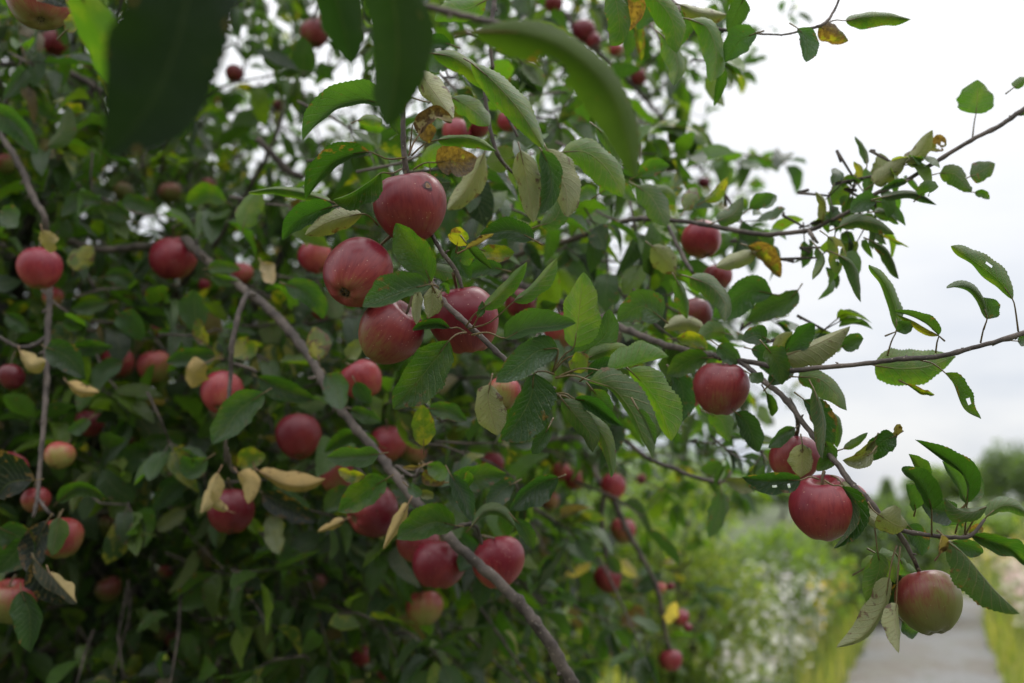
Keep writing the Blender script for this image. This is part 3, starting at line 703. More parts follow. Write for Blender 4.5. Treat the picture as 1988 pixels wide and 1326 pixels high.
lf([(0,90),(80,100),(140,125)], 25, 25, 'P', 1.4)
lf([(680,110),(800,20),(960,30)], 60, 65, 'T', 1.7)
lf([(1360,90),(1430,40),(1520,30)], 55, 55, 'Y', 1.45, dry=.2)
# leaves hanging close to the lens
org(0, 0)
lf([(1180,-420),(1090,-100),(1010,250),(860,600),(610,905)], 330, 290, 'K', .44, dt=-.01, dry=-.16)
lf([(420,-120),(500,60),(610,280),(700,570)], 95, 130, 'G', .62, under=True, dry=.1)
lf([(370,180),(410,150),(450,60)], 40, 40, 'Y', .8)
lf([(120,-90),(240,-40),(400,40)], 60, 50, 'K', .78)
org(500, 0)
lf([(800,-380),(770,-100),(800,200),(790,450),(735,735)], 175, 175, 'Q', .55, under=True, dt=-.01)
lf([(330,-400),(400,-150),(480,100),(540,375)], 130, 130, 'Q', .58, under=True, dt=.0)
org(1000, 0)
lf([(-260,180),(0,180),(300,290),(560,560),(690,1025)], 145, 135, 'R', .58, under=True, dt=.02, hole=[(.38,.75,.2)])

# ------------------------------------------------------------------ ground, path
def grid_mesh(name, V, F, mat):
    me = bpy.data.meshes.new(name); me.from_pydata([tuple(v) for v in V], [], F); me.materials.append(mat)
    for p in me.polygons: p.use_smooth = True
    o = bpy.data.objects.new(name, me); col.objects.link(o); return o
GRASS = plain('meadow ground', (.035, .05, .018), (.08, .10, .038), 1.3, .95, bump=.02)
def gravel():
    m, N, L = newmat('gravel'); o = N.new('ShaderNodeOutputMaterial'); pr = N.new('ShaderNodeBsdfPrincipled')
    t = N.new('ShaderNodeNewGeometry').outputs['Position']
    a = noise(N, L, t, .9, 4, .6); b = noise(N, L, t, 5, 4, .7)
    v = N.new('ShaderNodeTexVoronoi'); v.inputs['Scale'].default_value = 34; L.new(t, v.inputs['Vector'])
    vs = N.new('ShaderNodeSeparateColor'); L.new(v.outputs['Color'], vs.inputs[0])
    c = mixc(N, L, smooth(N, L, a, .4, .6), (.095, .078, .055), (.135, .135, .132))
    c = mixc(N, L, smooth(N, L, b, .52, .66, 0, .7), c, (.085, .095, .045))
    c = mixc(N, L, mth(N, L, 'MULTIPLY', vs.outputs['Red'], .55), c, (.20, .195, .185))
    L.new(c, pr.inputs['Base Color']); pr.inputs['Roughness'].default_value = .9
    bp = N.new('ShaderNodeBump'); bp.inputs['Distance'].default_value = .012; L.new(v.outputs['Distance'], bp.inputs['Height']); L.new(bp.outputs[0], pr.inputs['Normal'])
    L.new(pr.outputs[0], o.inputs[0]); return m
GRAVEL = gravel()

xs = np.concatenate([[-900, -300, -100], np.linspace(-30, 40, 36), [100, 300, 900]])
ys = np.concatenate([[-60, -20, -5], np.linspace(-2, 60, 40), [90, 200, 600, 1500]])
V = [(x, y, (.02*math.sin(x*.9)+.02*math.cos(y*.7)) if y < 60 and abs(x) < 40 and not (y > 0 and 0 < x < 12) else 0) for y in ys for x in xs]
nx = len(xs); F = [(j*nx+i, j*nx+i+1, (j+1)*nx+i+1, (j+1)*nx+i) for j in range(len(ys)-1) for i in range(nx-1)]
tag(grid_mesh('ground', V, F, GRASS), kind='structure')
def gp(px, d):   # point on the ground seen at column px, depth d
    p = P(px, 700, d); k = d; y = p[1]
    return np.array([(px-W0/2)/FPX*d, d/math.cos(PITCH) - 1.6*0 , 0.0])
PC = [(.3, -3), (1.3, 2), (2.4, 6), (3.85, 9.6), (4.95, 12.2), (6.2, 14.9), (6.5, 16.2), (6.1, 17.4), (4.8, 18.6), (1.5, 20)]
NP = 240
cl = catmull([(x, y, 0) for x, y in PC], NP)
tg = np.gradient(cl, axis=0); tg /= np.linalg.norm(tg, axis=1)[:, None]; sd_ = np.stack([tg[:, 1], -tg[:, 0], 0*tg[:, 0]], 1)
V = []
for i in range(NP):
    for k in (-1, -.5, 0, .5, 1):
        wd = .64*(1+.05*(math.sin(i*.31+k)+math.sin(i*.83+2*k)+.6*math.sin(i*1.7+k))*(abs(k) == 1)); V.append(cl[i]+sd_[i]*k*wd+np.array([0, 0, .045-.018*k*k]))
F = [(i*5+k, i*5+k+1, (i+1)*5+k+1, (i+1)*5+k) for i in range(NP-1) for k in range(4)]
tag(grid_mesh('path', V, F, GRAVEL), kind='structure')
def path_dist(x, y):
    return np.min(np.hypot(cl[:, 0][None]-np.atleast_1d(x)[:, None], cl[:, 1][None]-np.atleast_1d(y)[:, None]), axis=1)

# ------------------------------------------------------------------ bulk leaves
def unit(a): return a/(np.linalg.norm(a, axis=-1, keepdims=True)+1e-9)
def bulk(mb, base, d, nrm, ln, wd, colr, aux, nu=4, curl=None, fold=None):
    n = len(base); d = unit(d); side = unit(np.cross(d, nrm)); nrm = unit(np.cross(side, d))
    if curl is None: curl = RNG.uniform(-.35, 1.25, n)
    if fold is None: fold = RNG.uniform(.05, 1.0, n)
    t = np.linspace(0, 1, nu+1); pw = prof(t); pw[0] = .05
    V = np.zeros((n, nu+1, 3, 3)); UV = np.zeros((n, nu+1, 3, 2))
    th = curl[:, None]*t[None]*1.3
    ctr = base[:, None] + (d[:, None]*(t*(1-.25*np.abs(th)))[:, :, None] - nrm[:, None]*(np.sin(th)*t*.7)[:, :, None])*ln[:, None, None]
    tw = RNG.uniform(-.5, .5, n)[:, None]*t[None]
    for k, s in enumerate((-1, 0, 1)):
        wv = RNG.uniform(-.2, .2, (n, nu+1))
        off = side[:, None]*(np.cos(fold)[:, None]*s*pw)[:, :, None] + nrm[:, None]*((np.sin(fold)[:, None]*abs(s)+tw*s+wv*abs(s))*pw)[:, :, None]
        V[:, :, k] = ctr + off*wd[:, None, None]*.5
        UV[:, :, k, 0] = t; UV[:, :, k, 1] = (s+1)/2
    K = (nu+1)*3
    f = np.array([(i*3+k, (i+1)*3+k, (i+1)*3+k+1, i*3+k+1) for i in range(nu) for k in range(2)])[:, ::-1]
    Fa = (f[None]+(np.arange(n)*K)[:, None, None]).reshape(-1, 4)
    mb.v.append(V.reshape(-1, 3)); mb.f.append(Fa+mb.n); mb.uv.append(UV.reshape(-1, 2))
    c = np.ones((n, K, 4)); c[:, :, :3] = colr[:, None]; a = np.ones((n, K, 4)); a[:, :, :3] = aux[:, None]
    mb.c.append(c.reshape(-1, 4)); mb.a.append(a.reshape(-1, 4)); mb.n += n*K

# ------------------------------------------------------------------ the apple tree
TREE = empty('apple_tree', (P(120, 1400, 3.2)[0], P(120, 1400, 3.2)[1], 0))
tag(TREE, 'old apple tree laden with red apples, its leafy branches reaching across the picture', 'tree')
tb = np.array([WORLD[TREE.name][0], WORLD[TREE.name][1], -.1])
mb = MB()
tr_pts = [tb, tb+[.03, .02, .35], P(90, 1330, 3.2), P(150, 1130, 3.15), P(120, 960, 3.2), P(40, 760, 3.3), P(-80, 480, 3.4), P(-120, 150, 3.5)]
c_ = catmull(tr_pts, 40); tube(mb, c_, np.interp(np.linspace(0, 1, 40), [0, .08, .4, 1], [.30, .25, .19, .06]), 18, bumps=.05)
tr = mb.build('trunk', TRUNKBARK, TREE)
BR = []
def branch(pts, label=None, mat=BARK, sides=10, bumps=.03, nodes=True):
    """pts: (px, py, depth, radius px)"""
    A = np.array([list(P(x, y, d)) + [r*.80*d/FPX] for x, y, d, r in pts])
    seg = int(sum(math.dist(pts[i][:2], pts[i+1][:2]) for i in range(len(pts)-1))/9)+6
    C = catmull(A, seg); mbb = MB(); rad = np.maximum(C[:, 3], .0006)
    if nodes:
        k = 0
        while k < seg:
            rad[k] *= random.uniform(1.08, 1.28); k += random.randint(4, 9)
    C[1:-1, :3] += RNG.normal(0, 1, (seg-2, 3))*rad[1:-1, None]*.10
    tube(mbb, C[:, :3], rad, sides, bumps=bumps)
    if nodes:                                   # buds and fruit spurs along the wood
        k = 3
        while k < seg-2:
            dr = unit(RNG.normal(0, 1, 3)); b = C[k, :3]; r = rad[k]
            ll = r*random.uniform(1.6, 3.2)
            tube(mbb, [b, b+dr*ll*.7, b+dr*ll+(C[k+1, :3]-b)*.3], [r*.55, r*.42, r*.12], 6, bumps=.15)
            k += random.randint(5, 11)
    o = mbb.build('branch', mat, TREE, origin=C[0, :3])
    if label: o['label'] = label
    BR.append((o, C[:, :3])); return o
branch([(60,1150,3.1,60),(120,980,3.0,45),(200,835,2.8,26),(300,790,2.7,22),(385,755,2.6,18),(470,640,2.5,14),(560,470,2.5,10),(620,300,2.6,6)], 'thick dark limb leaning out of the trunk', TRUNKBARK, 14)
branch([(110,1010,3.15,46),(60,800,3.0,30),(30,600,2.7,20),(60,420,2.5,14),(150,240,2.4,9),(220,60,2.4,6),(260,-80,2.4,5)], None, TRUNKBARK, 12)
branch([(150,1130,3.1,95),(250,1190,2.9,60),(330,1250,2.8,30),(500,1290,2.7,12),(640,1330,2.6,8)], None, TRUNKBARK, 12)
branch([(380,760,2.6,14),(330,640,2.5,10),(350,560,2.3,8),(420,470,2.2,6),(520,300,2.1,5),(560,180,2.1,4)])
branch([(210,1060,2.9,12),(240,1000,2.8,10),(180,930,2.6,8),(150,880,2.4,6)])
branch([(790,-60,1.0,5),(786,60,.995,5.5),(783,180,.99,6),(783,260,.985,6.5),(787,330,.985,7),(800,420,1.0,7),(825,510,.985,7),(856,579,.96,7),(916,637,.945,7),(984,701,.93,6.5),(1030,730,.93,6),(1078,757,.925,6)], 'sharp grey brown branch running down behind the big apples')
branch([(836,452,.99,5),(862,495,.98,5.5),(885,525,.98,5.5),(898,562,.98,4)])
branch([(962,-10,1.15,6),(955,45,1.14,5.5),(954,100,1.14,5),(956,135,1.14,4.5)])
branch([(940,170,1.1,4),(945,210,1.1,5),(952,250,1.1,4.5),(968,303,1.1,5),(1000,340,1.12,3)])
branch([(965,180,1.12,3),(985,225,1.12,3.5),(1005,265,1.12,3)])
branch([(1112,1330,1.22,15),(1078,1265,1.22,15),(1050,1225,1.22,14),(1010,1172,1.23,13.5),(940,1105,1.25,13),(870,1042,1.27,12.5),(800,965,1.3,12),(745,895,1.34,11),(690,830,1.38,10.5),(640,765,1.42,10.5),(608,705,1.46,10.5),(560,640,1.52,11),(510,590,1.56,11),(455,548,1.6,11),(400,505,1.65,11),(362,466,1.7,12)], 'long smooth brown branch curving down to the bottom edge')
branch([(362,466,1.7,11),(300,477,1.75,10),(240,483,1.8,9),(190,484,1.85,8),(120,470,1.95,7),(20,500,2.1,7)])
branch([(-30,230,1.65,6),(10,275,1.62,7),(42,330,1.6,7.5),(65,385,1.58,7.5),(86,422,1.56,7),(92,480,1.58,6.5),(97,560,1.55,7.5),(92,650,1.5,7.5),(90,740,1.46,7),(87,800,1.43,6.5),(78,900,1.4,5.5),(74,960,1.38,5),(64,1004,1.36,4.5)], 'thin pale branch hanging straight down past the left apple')
branch([(92,652,1.5,4.5),(62,672,1.48,5),(30,672,1.47,4.5),(0,655,1.47,4),(-40,640,1.5,4)])
branch([(75,968,1.38,4),(90,990,1.36,4),(105,1002,1.36,3)])
branch([(493,572,1.46,5.5),(479,574,1.42,6.5),(463,610,1.4,6.5),(450,670,1.38,6),(448,720,1.38,5.5),(443,790,1.37,4),(439,850,1.38,4),(438,900,1.4,4)], 'pale twig hanging down in front of an apple')
branch([(448,705,1.38,3.5),(475,712,1.39,5),(498,722,1.4,4.5)])
branch([(440,870,1.4,3.5),(450,912,1.42,4.5),(462,920,1.42,3)])
branch([(2010,200,1.13,7),(1988,212,1.13,6),(1936,247,1.13,5.5),(1888,271,1.13,5),(1820,312,1.14,5),(1760,350,1.15,5),(1698,377,1.16,5),(1648,411,1.18,5),(1607,430,1.2,5),(1570,447,1.22,5.5),(1480,455,1.26,6),(1400,442,1.3,6),(1330,430,1.35,5.5),(1240,425,1.4,6),(1180,440,1.45,6.5),(1100,468,1.5,7),(1040,480,1.52,7),(960,515,1.6,8)], 'dark thin branch rising against the white sky to the right')
branch([(2010,640,.97,6),(1985,648,.97,6.5),(1966,654,.97,6.5),(1900,672,.975,5.5),(1820,692,.98,6),(1740,698,.99,6),(1660,708,1.0,5.5),(1580,715,1.02,6),(1530,719,1.04,6.5),(1470,705,1.1,6.5),(1380,690,1.16,7),(1280,665,1.25,8),(1170,620,1.36,9),(1060,575,1.48,9),(980,540,1.56,9)], 'dark branch reaching straight out over the sky at mid height')
branch([(1390,688,1.16,5),(1440,705,1.12,6),(1480,738,1.08,7),(1520,770,1.05,7),(1560,822,1.03,6.5),(1600,872,1.01,6.5),(1625,900,.99,7),(1655,942,.97,7.5),(1690,975,.96,8),(1712,1005,.96,7.5),(1745,1035,.96,6.5),(1770,1078,.96,5.5),(1785,1110,.965,5)], 'knobbly branch drooping down to the yellowish apple')
branch([(1730,1025,.955,4),(1765,1033,.945,5.5),(1820,1041,.94,5),(1850,1043,.93,5),(1885,1040,.92,4.5),(1912,1008,.92,3.5)])
branch([(1532,775,1.07,5),(1545,800,1.08,6),(1549,825,1.09,5),(1547,850,1.1,3.5)])
branch([(1570,447,1.22,5),(1578,460,1.2,5),(1588,472,1.2,3)])
branch([(1495,67,1.1,2),(1525,67,1.09,2.5),(1560,58,1.09,3),(1600,46,1.09,4),(1622,15,1.1,3),(1640,-30,1.1,3)])
branch([(1380,55,1.14,5),(1420,60,1.13,4),(1460,65,1.12,3),(1500,67,1.11,2.4)])
branch([(1300,0,1.2,6),(1350,40,1.16,5),(1390,58,1.14,5)])
branch([(1298,440,1.38,4),(1312,470,1.35,5),(1330,505,1.33,5.5),(1345,530,1.3,4)])
branch([(1187,925,2.2,6),(1172,960,2.2,6),(1168,1010,2.2,6),(1174,1060,2.2,6),(1180,1098,2.2,5)])
branch([(1140,880,2.3,7),(1160,930,2.25,7),(1192,975,2.2,7),(1213,1020,2.2,7),(1235,1062,2.2,6),(1262,1110,2.2,5),(1280,1160,2.2,6),(1292,1230,2.2,5),(1302,1265,2.2,4)])
branch([(1190,835,1.6,4),(1220,860,1.6,5),(1262,892,1.6,5),(1310,910,1.6,5),(1345,925,1.6,5),(1400,935,1.6,6),(1420,915,1.6,4)])
branch([(1040,130,2.3,6),(1090,30,2.3,6),(1130,75,2.3,6),(1180,120,2.3,6),(1260,200,2.3,5),(1340,300,2.3,3),(1365,335,2.3,3)])
branch([(0,125,2.1,6),(70,125,2.1,7),(130,140,2.1,8),(190,172,2.1,8),(240,200,2.1,7)])
branch([(500,270,1.9,8),(560,330,1.9,8),(590,345,1.9,7)])
branch([(700,-40,.62,9),(780,0,.6,9),(850,18,.6,9),(930,38,.61,8),(1010,52,.63,5)], 'blurred twig close to the lens at the top edge')
branch([(100,-200,.48,10),(330,-180,.46,9),(560,-170,.52,9),(700,-40,.62,8)])
branch([(880,1025,1.2,4),(905,1018,1.16,5),(925,1022,1.16,4),(935,1055,1.2,3.5)])
branch([(770,905,1.3,4),(805,925,1.2,4.5),(815,905,1.2,4)])
branch([(160,520,1.9,4),(175,545,1.85,5),(185,565,1.85,4)])
branch([(680,560,1.95,8),(700,570,1.9,8),(1010,575,1.7,8),(1100,600,1.6,9)])

ob = MB(); oc = catmull([P(-80, 480, 3.4), (-1.5, 2.2, 3.0), (-.9, .8, 3.05), (-.3, -.6, 2.8)], 24); tube(ob, oc, np.linspace(.05, .02, 24), 10, bumps=.05)
BR.append((ob.build('branch', TRUNKBARK, TREE, origin=oc[0]), oc))
# individual leaves under their nearest branch; the rest go to the foliage
def area(q):
    p = q['p']; vis = [(x, y) for x, y in p if -10 < x < 1998 and -10 < y < 1336]
    l = sum(math.dist(p[i], p[i+1]) for i in range(len(p)-1)); return l*(abs(q['wl']+q['wr']))*(len(vis)/len(p))
order = sorted(range(len(LEAVES)), key=lambda i: -area(LEAVES[i])*(50 if LEAVES[i]['k'] == 'N' and LEAVES[i]['d'] < 1.9 else 1)); top = set(order[:100])
FOL = MB()
allb = [(o, c) for o, c in BR]
for i, q in enumerate(LEAVES):
    if i in top:
        m1 = MB(); b0, ln = build_leaf(m1, q, 46, 6)
        bo = min(allb, key=lambda oc: np.min(np.linalg.norm(oc[1]-b0, axis=1)))[0]
        o = m1.build('leaf', LEAF_FAR if q['d'] < .7 else DRYLEAF if q['k'] == 'N' else LEAF, bo, origin=b0)
        if q['k'] == 'N': o['label'] = 'dry tan curled leaf'
        if q['k'] in 'XY': o['label'] = 'yellowing leaf'
    else:
        build_leaf(FOL, q, 34, 4)

# ------------------------------------------------------------------ apples
def apple_mesh(seed, lop=.0):
    r = random.Random(seed); nu, nv = 44, 26; V = []; F = []
    h = r.uniform(.93, 1.04); tp = r.uniform(.06, .18); l5 = r.uniform(.010, .026); ph = r.uniform(0, 6); lx, ly = r.uniform(-.09, .09), r.uniform(-.09, .09)
    for j in range(nv+1):
        f = math.pi*j/nv
        for i in range(nu):
            a = 2*math.pi*i/nu
            x = math.sin(f)*(1+tp*math.cos(f)*.8)
            x *= 1+l5*math.cos(5*a+ph)*(1-math.cos(f))*.9 + .018*math.cos(2*a+ph*2)+.012*math.cos(3*a+ph)
            z = h*math.cos(f) - .30*math.exp(-(f/.30)**2) + .20*math.exp(-((math.pi-f)/.24)**2)
            z += l5*1.6*math.cos(5*a+ph)*math.exp(-((math.pi-f-.55)/.3)**2) + (lx*math.cos(a)+ly*math.sin(a))*math.sin(f)
            V.append((x*math.cos(a), x*math.sin(a), z))
    for j in range(nv):
        for i in range(nu): F.append((j*nu+i, (j+1)*nu+i, (j+1)*nu+(i+1) % nu, j*nu+(i+1) % nu))
    me = bpy.data.meshes.new('skin'); me.from_pydata(V, [], F)
    for p in me.polygons: p.use_smooth = True
    me.materials.append(APPLE); return me
AM = [apple_mesh(s) for s in range(8)]
DARKM = plain('dried sepals', (.03, .02, .012), (.09, .06, .035), 400, .9)
cm = MB()
for k in range(6):
    a = k*math.pi/3+.3; c0 = np.array([.05*math.cos(a), .05*math.sin(a), -.70]); c1 = np.array([.13*math.cos(a+.2), .13*math.sin(a+.2), -.80]); c2 = np.array([.08*math.cos(a+.7), .08*math.sin(a+.7), -.88])
    tube(cm, [c0, c1, c2], [.035, .04, .01], 5)
tube(cm, [(0, 0, -.60), (0, 0, -.715)], [.12, .10], 10)
calyx_proto = cm.build('calyx', DARKM); CALYX = calyx_proto.data; bpy.data.objects.remove(calyx_proto)
GROUP_T = None
KEEP = []
def apple(x, y, r, d, red, br, label, cal=None, at=None, mesh=None, ax=1.0, group=None):
    R = r*d/FPX; c = P(x, y, d)
    rr = random.Random(int(x*7+y)); 
    if cal is None: cal = (rr.uniform(-.22, .22), rr.uniform(.80, .98))
    dx, dy = cal; q = math.sqrt(max(0, 1-dx*dx-dy*dy)); down = RT*dx - UP*dy - FW*q*(1 if cal[1] > -2 else -1)
    if dx*dx+dy*dy > .6: down = RT*dx - UP*dy - FW*q*rr.choice((1, -.3))
    zax = Vector(-down).normalized()
    M = zax.to_track_quat('Z', 'Y').to_matrix().to_4x4() @ Matrix.Rotation(rr.uniform(0, 6.28), 4, 'Z')
    e = bpy.data.objects.new('apple', None); col.objects.link(e); e.empty_display_size = .5
    M = Matrix.Translation(Vector(c)) @ M @ Matrix.Diagonal((R*ax, R*ax, R, 1)); e.matrix_world = M
    tag(e, label, 'apple', group or 'apples on the tree')
    me = AM[(rr.randint(0, 7) if mesh is None else mesh)]
    s = bpy.data.objects.new('skin', me); col.objects.link(s); s.parent = e; s.color = (red, br, rr.random(), 1)
    if r > 17:
        k = bpy.data.objects.new('calyx', CALYX); col.objects.link(k); k.parent = e
        st = MB()
        if at: T = np.array(M.inverted() @ Vector(P(*at)))
        else: T = np.array([rr.uniform(-.25, .25), rr.uniform(-.25, .25), rr.uniform(1.1, 1.35)])
        m_ = np.array([0, 0, max(.85, T[2]*.55)])
        tube(st, catmull([(0, 0, .5), m_, T], 8), np.linspace(.035, .055, 8), 6)
        o = st.build('stem', STEM); o.parent = e; o.location = (0, 0, 0)
    KEEP.append((x, y, r, d)); return e
A = apple
A1 = A(797,402,70,.985,.68,.85,'large dark red apple with a brown pit, highest of the sharp central cluster',cal=(.15,.93),at=(790,322,.985),mesh=0)
A(694,532,75,.97,.64,.90,'large dark red apple at the left of the sharp central cluster, its base turned forward',cal=(-.28,.62),at=(790,430,1.0),mesh=1,ax=.9)
A(757,645,63,.99,.56,.8,'half green apple hanging lowest in the sharp central cluster',cal=(-.55,.62),at=(805,560,.99),mesh=2)
A(900,620,74,1.0,.56,.95,'big red and green apple behind the sharp grey branch',cal=(.2,.93),at=(880,530,.98),mesh=3,ax=.94)
A(77,521,41,1.5,.56,1.25,'round bright red apple near the left edge, on the straight hanging branch',cal=(.1,.97),at=(90,455,1.55))
A(613,499,33,1.6,.64,1.3,'red apple with green base just left of the central cluster',cal=(.45,.85))
A(702,738,40,1.42,.62,1.3,'bright red tilted apple below the central cluster, beside the long branch',cal=(.55,.8))
A(431,763,40,1.5,.68,1.2,'red apple with a dark speck, half covered by the pale hanging twig',cal=(.0,.75))
A(448,992,46,1.5,.70,.8,'dark red apple under two tan curled leaves, left of centre',cal=(.1,.93),at=(443,930,1.42))
A(580,848,43,1.6,.66,.85,'shaded red apple half hidden by leaves, left of the long branch',cal=(.1,.9))
A(852,1094,52,1.34,.62,.9,'large red apple touching the left side of the long branch near the bottom',cal=(-.1,.96),mesh=4)
A(968,1091,51,1.32,.60,1.1,'large red apple on the right side of the long branch near the bottom',cal=(.1,.93),at=(935,1040,1.2),mesh=5)
A(722,992,52,1.38,.72,.75,'very dark red apple with its eye turned left, below the long branch',cal=(-.62,.2),mesh=6)
A(812,1055,42,1.45,.52,.9,'red apple wedged behind the large one at the long branch',cal=(0,.95))
A(824,1180,37,1.85,.44,1.15,'pale pink and green apple hanging below the two large ones',cal=(0,.95))
A(654,924,34,1.6,.60,.85,'red apple partly behind a green leaf, right of the long tan leaf')
A(1362,465,39,1.4,.54,1.15,'round red apple with pale base against the sky, upper right of centre',cal=(.25,.93),mesh=7)
A(1400,754,53,1.12,.64,.82,'large dark red apple at centre right, below the mid height branch',cal=(-.05,.96),at=(1405,690,1.16),mesh=0,ax=1.0)
A(1543,892,48,1.1,.62,.9,'red apple partly covered by a pale leaf, upper of the pair on the drooping branch',cal=(.0,.95),at=(1548,835,1.09))
A(1600,985,66,.99,.58,.95,'large red apple with green base, lower of the pair on the drooping branch',cal=(.1,.92),at=(1600,915,.99),mesh=3)
A(1647,975,38,1.06,.52,1.1,'red apple behind the large one on the drooping branch',cal=(.1,.93))
A(1803,1169,63,.96,.20,.62,'dull yellow green apple with russet blush, lowest on the right',cal=(.1,.93),at=(1783,1105,.96),mesh=5)
A(1394,537,28,1.45,.60,.8,'shaded red apple behind leaves just below the round one on the sky side')
A(1338,765,27,1.3,.60,1.2,'small red apple half hidden at the left of the large dark one')
A(1092,640,37,1.42,.58,1.15,'red apple half hidden behind the upright bright leaf')
A(978,764,34,1.15,.42,1.0,'orange red apple peeping out between the pale leaf and dark leaf at the centre')
A(338,500,46,1.72,.62,1.15,'red apple lying behind the bend of the long branch, upper left')
A(300,712,32,1.9,.42,1.1,'red apple with green base near the dark limb, left')
A(228,704,32,2.0,.62,.9,'dull red apple behind leaves, left of the one with the green base',cal=(.3,.8))
A(22,732,25,1.45,.82,.55,'small dark maroon apple at the left edge',cal=(.2,.9),at=(30,680,1.47))
A(173,822,27,1.85,.66,.75,'shaded dark red apple behind a leaf, left of the dark limb')
A(116,884,29,1.5,.40,1.2,'orange pink apple beside the thin hanging branch, left')
A(18,912,34,1.42,.68,.8,'dark red apple crossed by a pale leaf at the left edge')
A(70,970,27,1.45,.52,.85,'red apple behind the lower end of the hanging branch, left')
A(118,1045,42,1.42,.36,.85,'large orange green apple low at the left, below the end of the hanging branch',cal=(.1,.9))
A(22,1168,46,1.45,.30,.7,'yellow green apple in the lower left corner')
A(78,0,62,.86,.46,.9,'large pink and green blurred apple in the top left corner',cal=(.25,.85))
A(107,84,25,2.3,.72,1.2,'red apple below the blurred one in the top left corner')
A(612,66,29,2.3,.60,.9,'red apple high up between the two big blurred leaves')
A(634,46,20,2.4,.66,.8,'small red apple behind another one between the big blurred leaves')
A(1133,62,24,2.3,.70,.9,'dark red apple near the top edge beside the large blurred leaf',cal=(0,.9))
A(1150,80,18,2.3,.64,1.0,'small red apple half behind a leaf, above the large blurred leaf')
A(1240,150,17,2.3,.72,.85,'small crimson apple against the bright sky, right of the large blurred leaf')
A(1196,97,14,2.4,.60,1.4,'small pink apple in the bright gaps at the top')
A(1075,8,18,2.3,.70,.85,'small dark apple cut off by the top edge')
A(1367,354,12,2.3,.80,.6,'tiny dark apple hanging alone against the sky, the lower of two')
A(1346,314,9,2.3,.80,.6,'tiny dark apple against the sky, the upper of two')
A(1191,944,25,2.2,.58,1.35,'bright pink red apple at the fork of the two thin hanging twigs',cal=(.1,.9))
A(1090,915,19,2.6,.62,1.2,'small red apple in the background left of the twig fork, highest of three')
A(1118,932,22,2.6,.34,.95,'orange green apple in the background left of the twig fork')
A(1068,972,17,2.6,.52,1.1,'small round red apple in the background, lowest left of the twig fork')
A(1210,1030,25,2.3,.46,1.05,'orange red apple behind the thin hanging twig')
A(1180,1124,27,2.2,.68,.85,'crimson apple at the end of the shorter thin hanging twig',cal=(.15,.9),at=(1180,1095,2.2))
A(1302,1282,23,2.2,.62,1.0,'round red apple at the tip of the longer hanging twig, bottom centre right',at=(1302,1258,2.2))
A(1322,1199,16,2.25,.56,1.15,'small pink red apple beside the longer hanging twig')
A(1335,1218,9,2.3,.66,1.0,'tiny red apple just below the small pink red one')
A(1282,1143,13,2.25,.40,1.2,'small pinkish apple among orange leaves on the longer twig')
A(1302,1138,8,2.25,.85,.9,'tiny purple apple among orange leaves on the longer twig')
A(703,1273,21,2.6,.66,1.0,'small red apple near the bottom edge, left of centre, the larger of two')
A(746,1306,13,2.6,.66,1.1,'tiny red apple at the bottom edge, left of centre')
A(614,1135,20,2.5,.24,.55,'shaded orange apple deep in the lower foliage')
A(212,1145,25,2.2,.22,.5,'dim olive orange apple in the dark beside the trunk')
A(320,1110,14,2.5,.46,1.1,'small orange red apple in the dark lower left')
A(455,143,18,2.3,.62,.8,'small dark red apple right of the dark blurred leaf')
A(886,258,28,1.5,.62,1.2,'red apple behind the curled dead leaf, upper centre')
A(927,246,24,1.52,.68,.9,'red apple right behind the upper centre one')
A(988,236,22,1.55,.58,1.3,'pink red apple behind the small upright twig, upper centre')
A(957,900,23,1.9,.64,1.15,'flat looking red apple among leaves right of the long branch')
A(752,862,38,1.75,.62,1.1,'red apple mostly hidden by leaves above the long branch')
A(803,880,25,1.8,.34,.9,'orange green apple peeping out right of the hidden red one')
A(1010,590,30,1.6,.66,.8,'dark red apple half behind leaves at the mid height branch')
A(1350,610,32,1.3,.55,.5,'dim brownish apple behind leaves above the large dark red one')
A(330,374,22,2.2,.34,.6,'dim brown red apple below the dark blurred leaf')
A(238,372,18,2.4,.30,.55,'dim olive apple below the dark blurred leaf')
A(405,360,14,2.4,.66,.9,'small red apple right below the dark blurred leaf')
A(468,532,24,1.9,.62,1.0,'red apple half behind leaves beside the long branch, upper left')
A(300,640,15,2.2,.64,1.1,'small red apple above the one with the green base, left')
A(397,553,12,2.2,.62,1.3,'tiny pink apple in the bright gap beside the long branch')
A(103,578,20,1.8,.34,1.1,'orange apple behind the thin hanging branch, below the bright red one')
A(252,858,9,2.5,.6,1.0,'tiny red apple under the dark limb')
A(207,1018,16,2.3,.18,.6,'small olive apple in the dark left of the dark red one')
A(336,1240,15,2.6,.30,.8,'small orange apple near the bottom left')
A(543,205,13,2.4,.50,.8,'small orange red apple in the sky gaps left of the sharp leaves')
A(10,318,20,1.9,.22,.8,'olive pink apple cut off at the left edge')
A(622,606,17,1.9,.66,1.1,'small red apple peeping out below the sharp left apple')
A(1245,930,10,2.6,.55,1.2,'tiny red apple right of the twig fork')

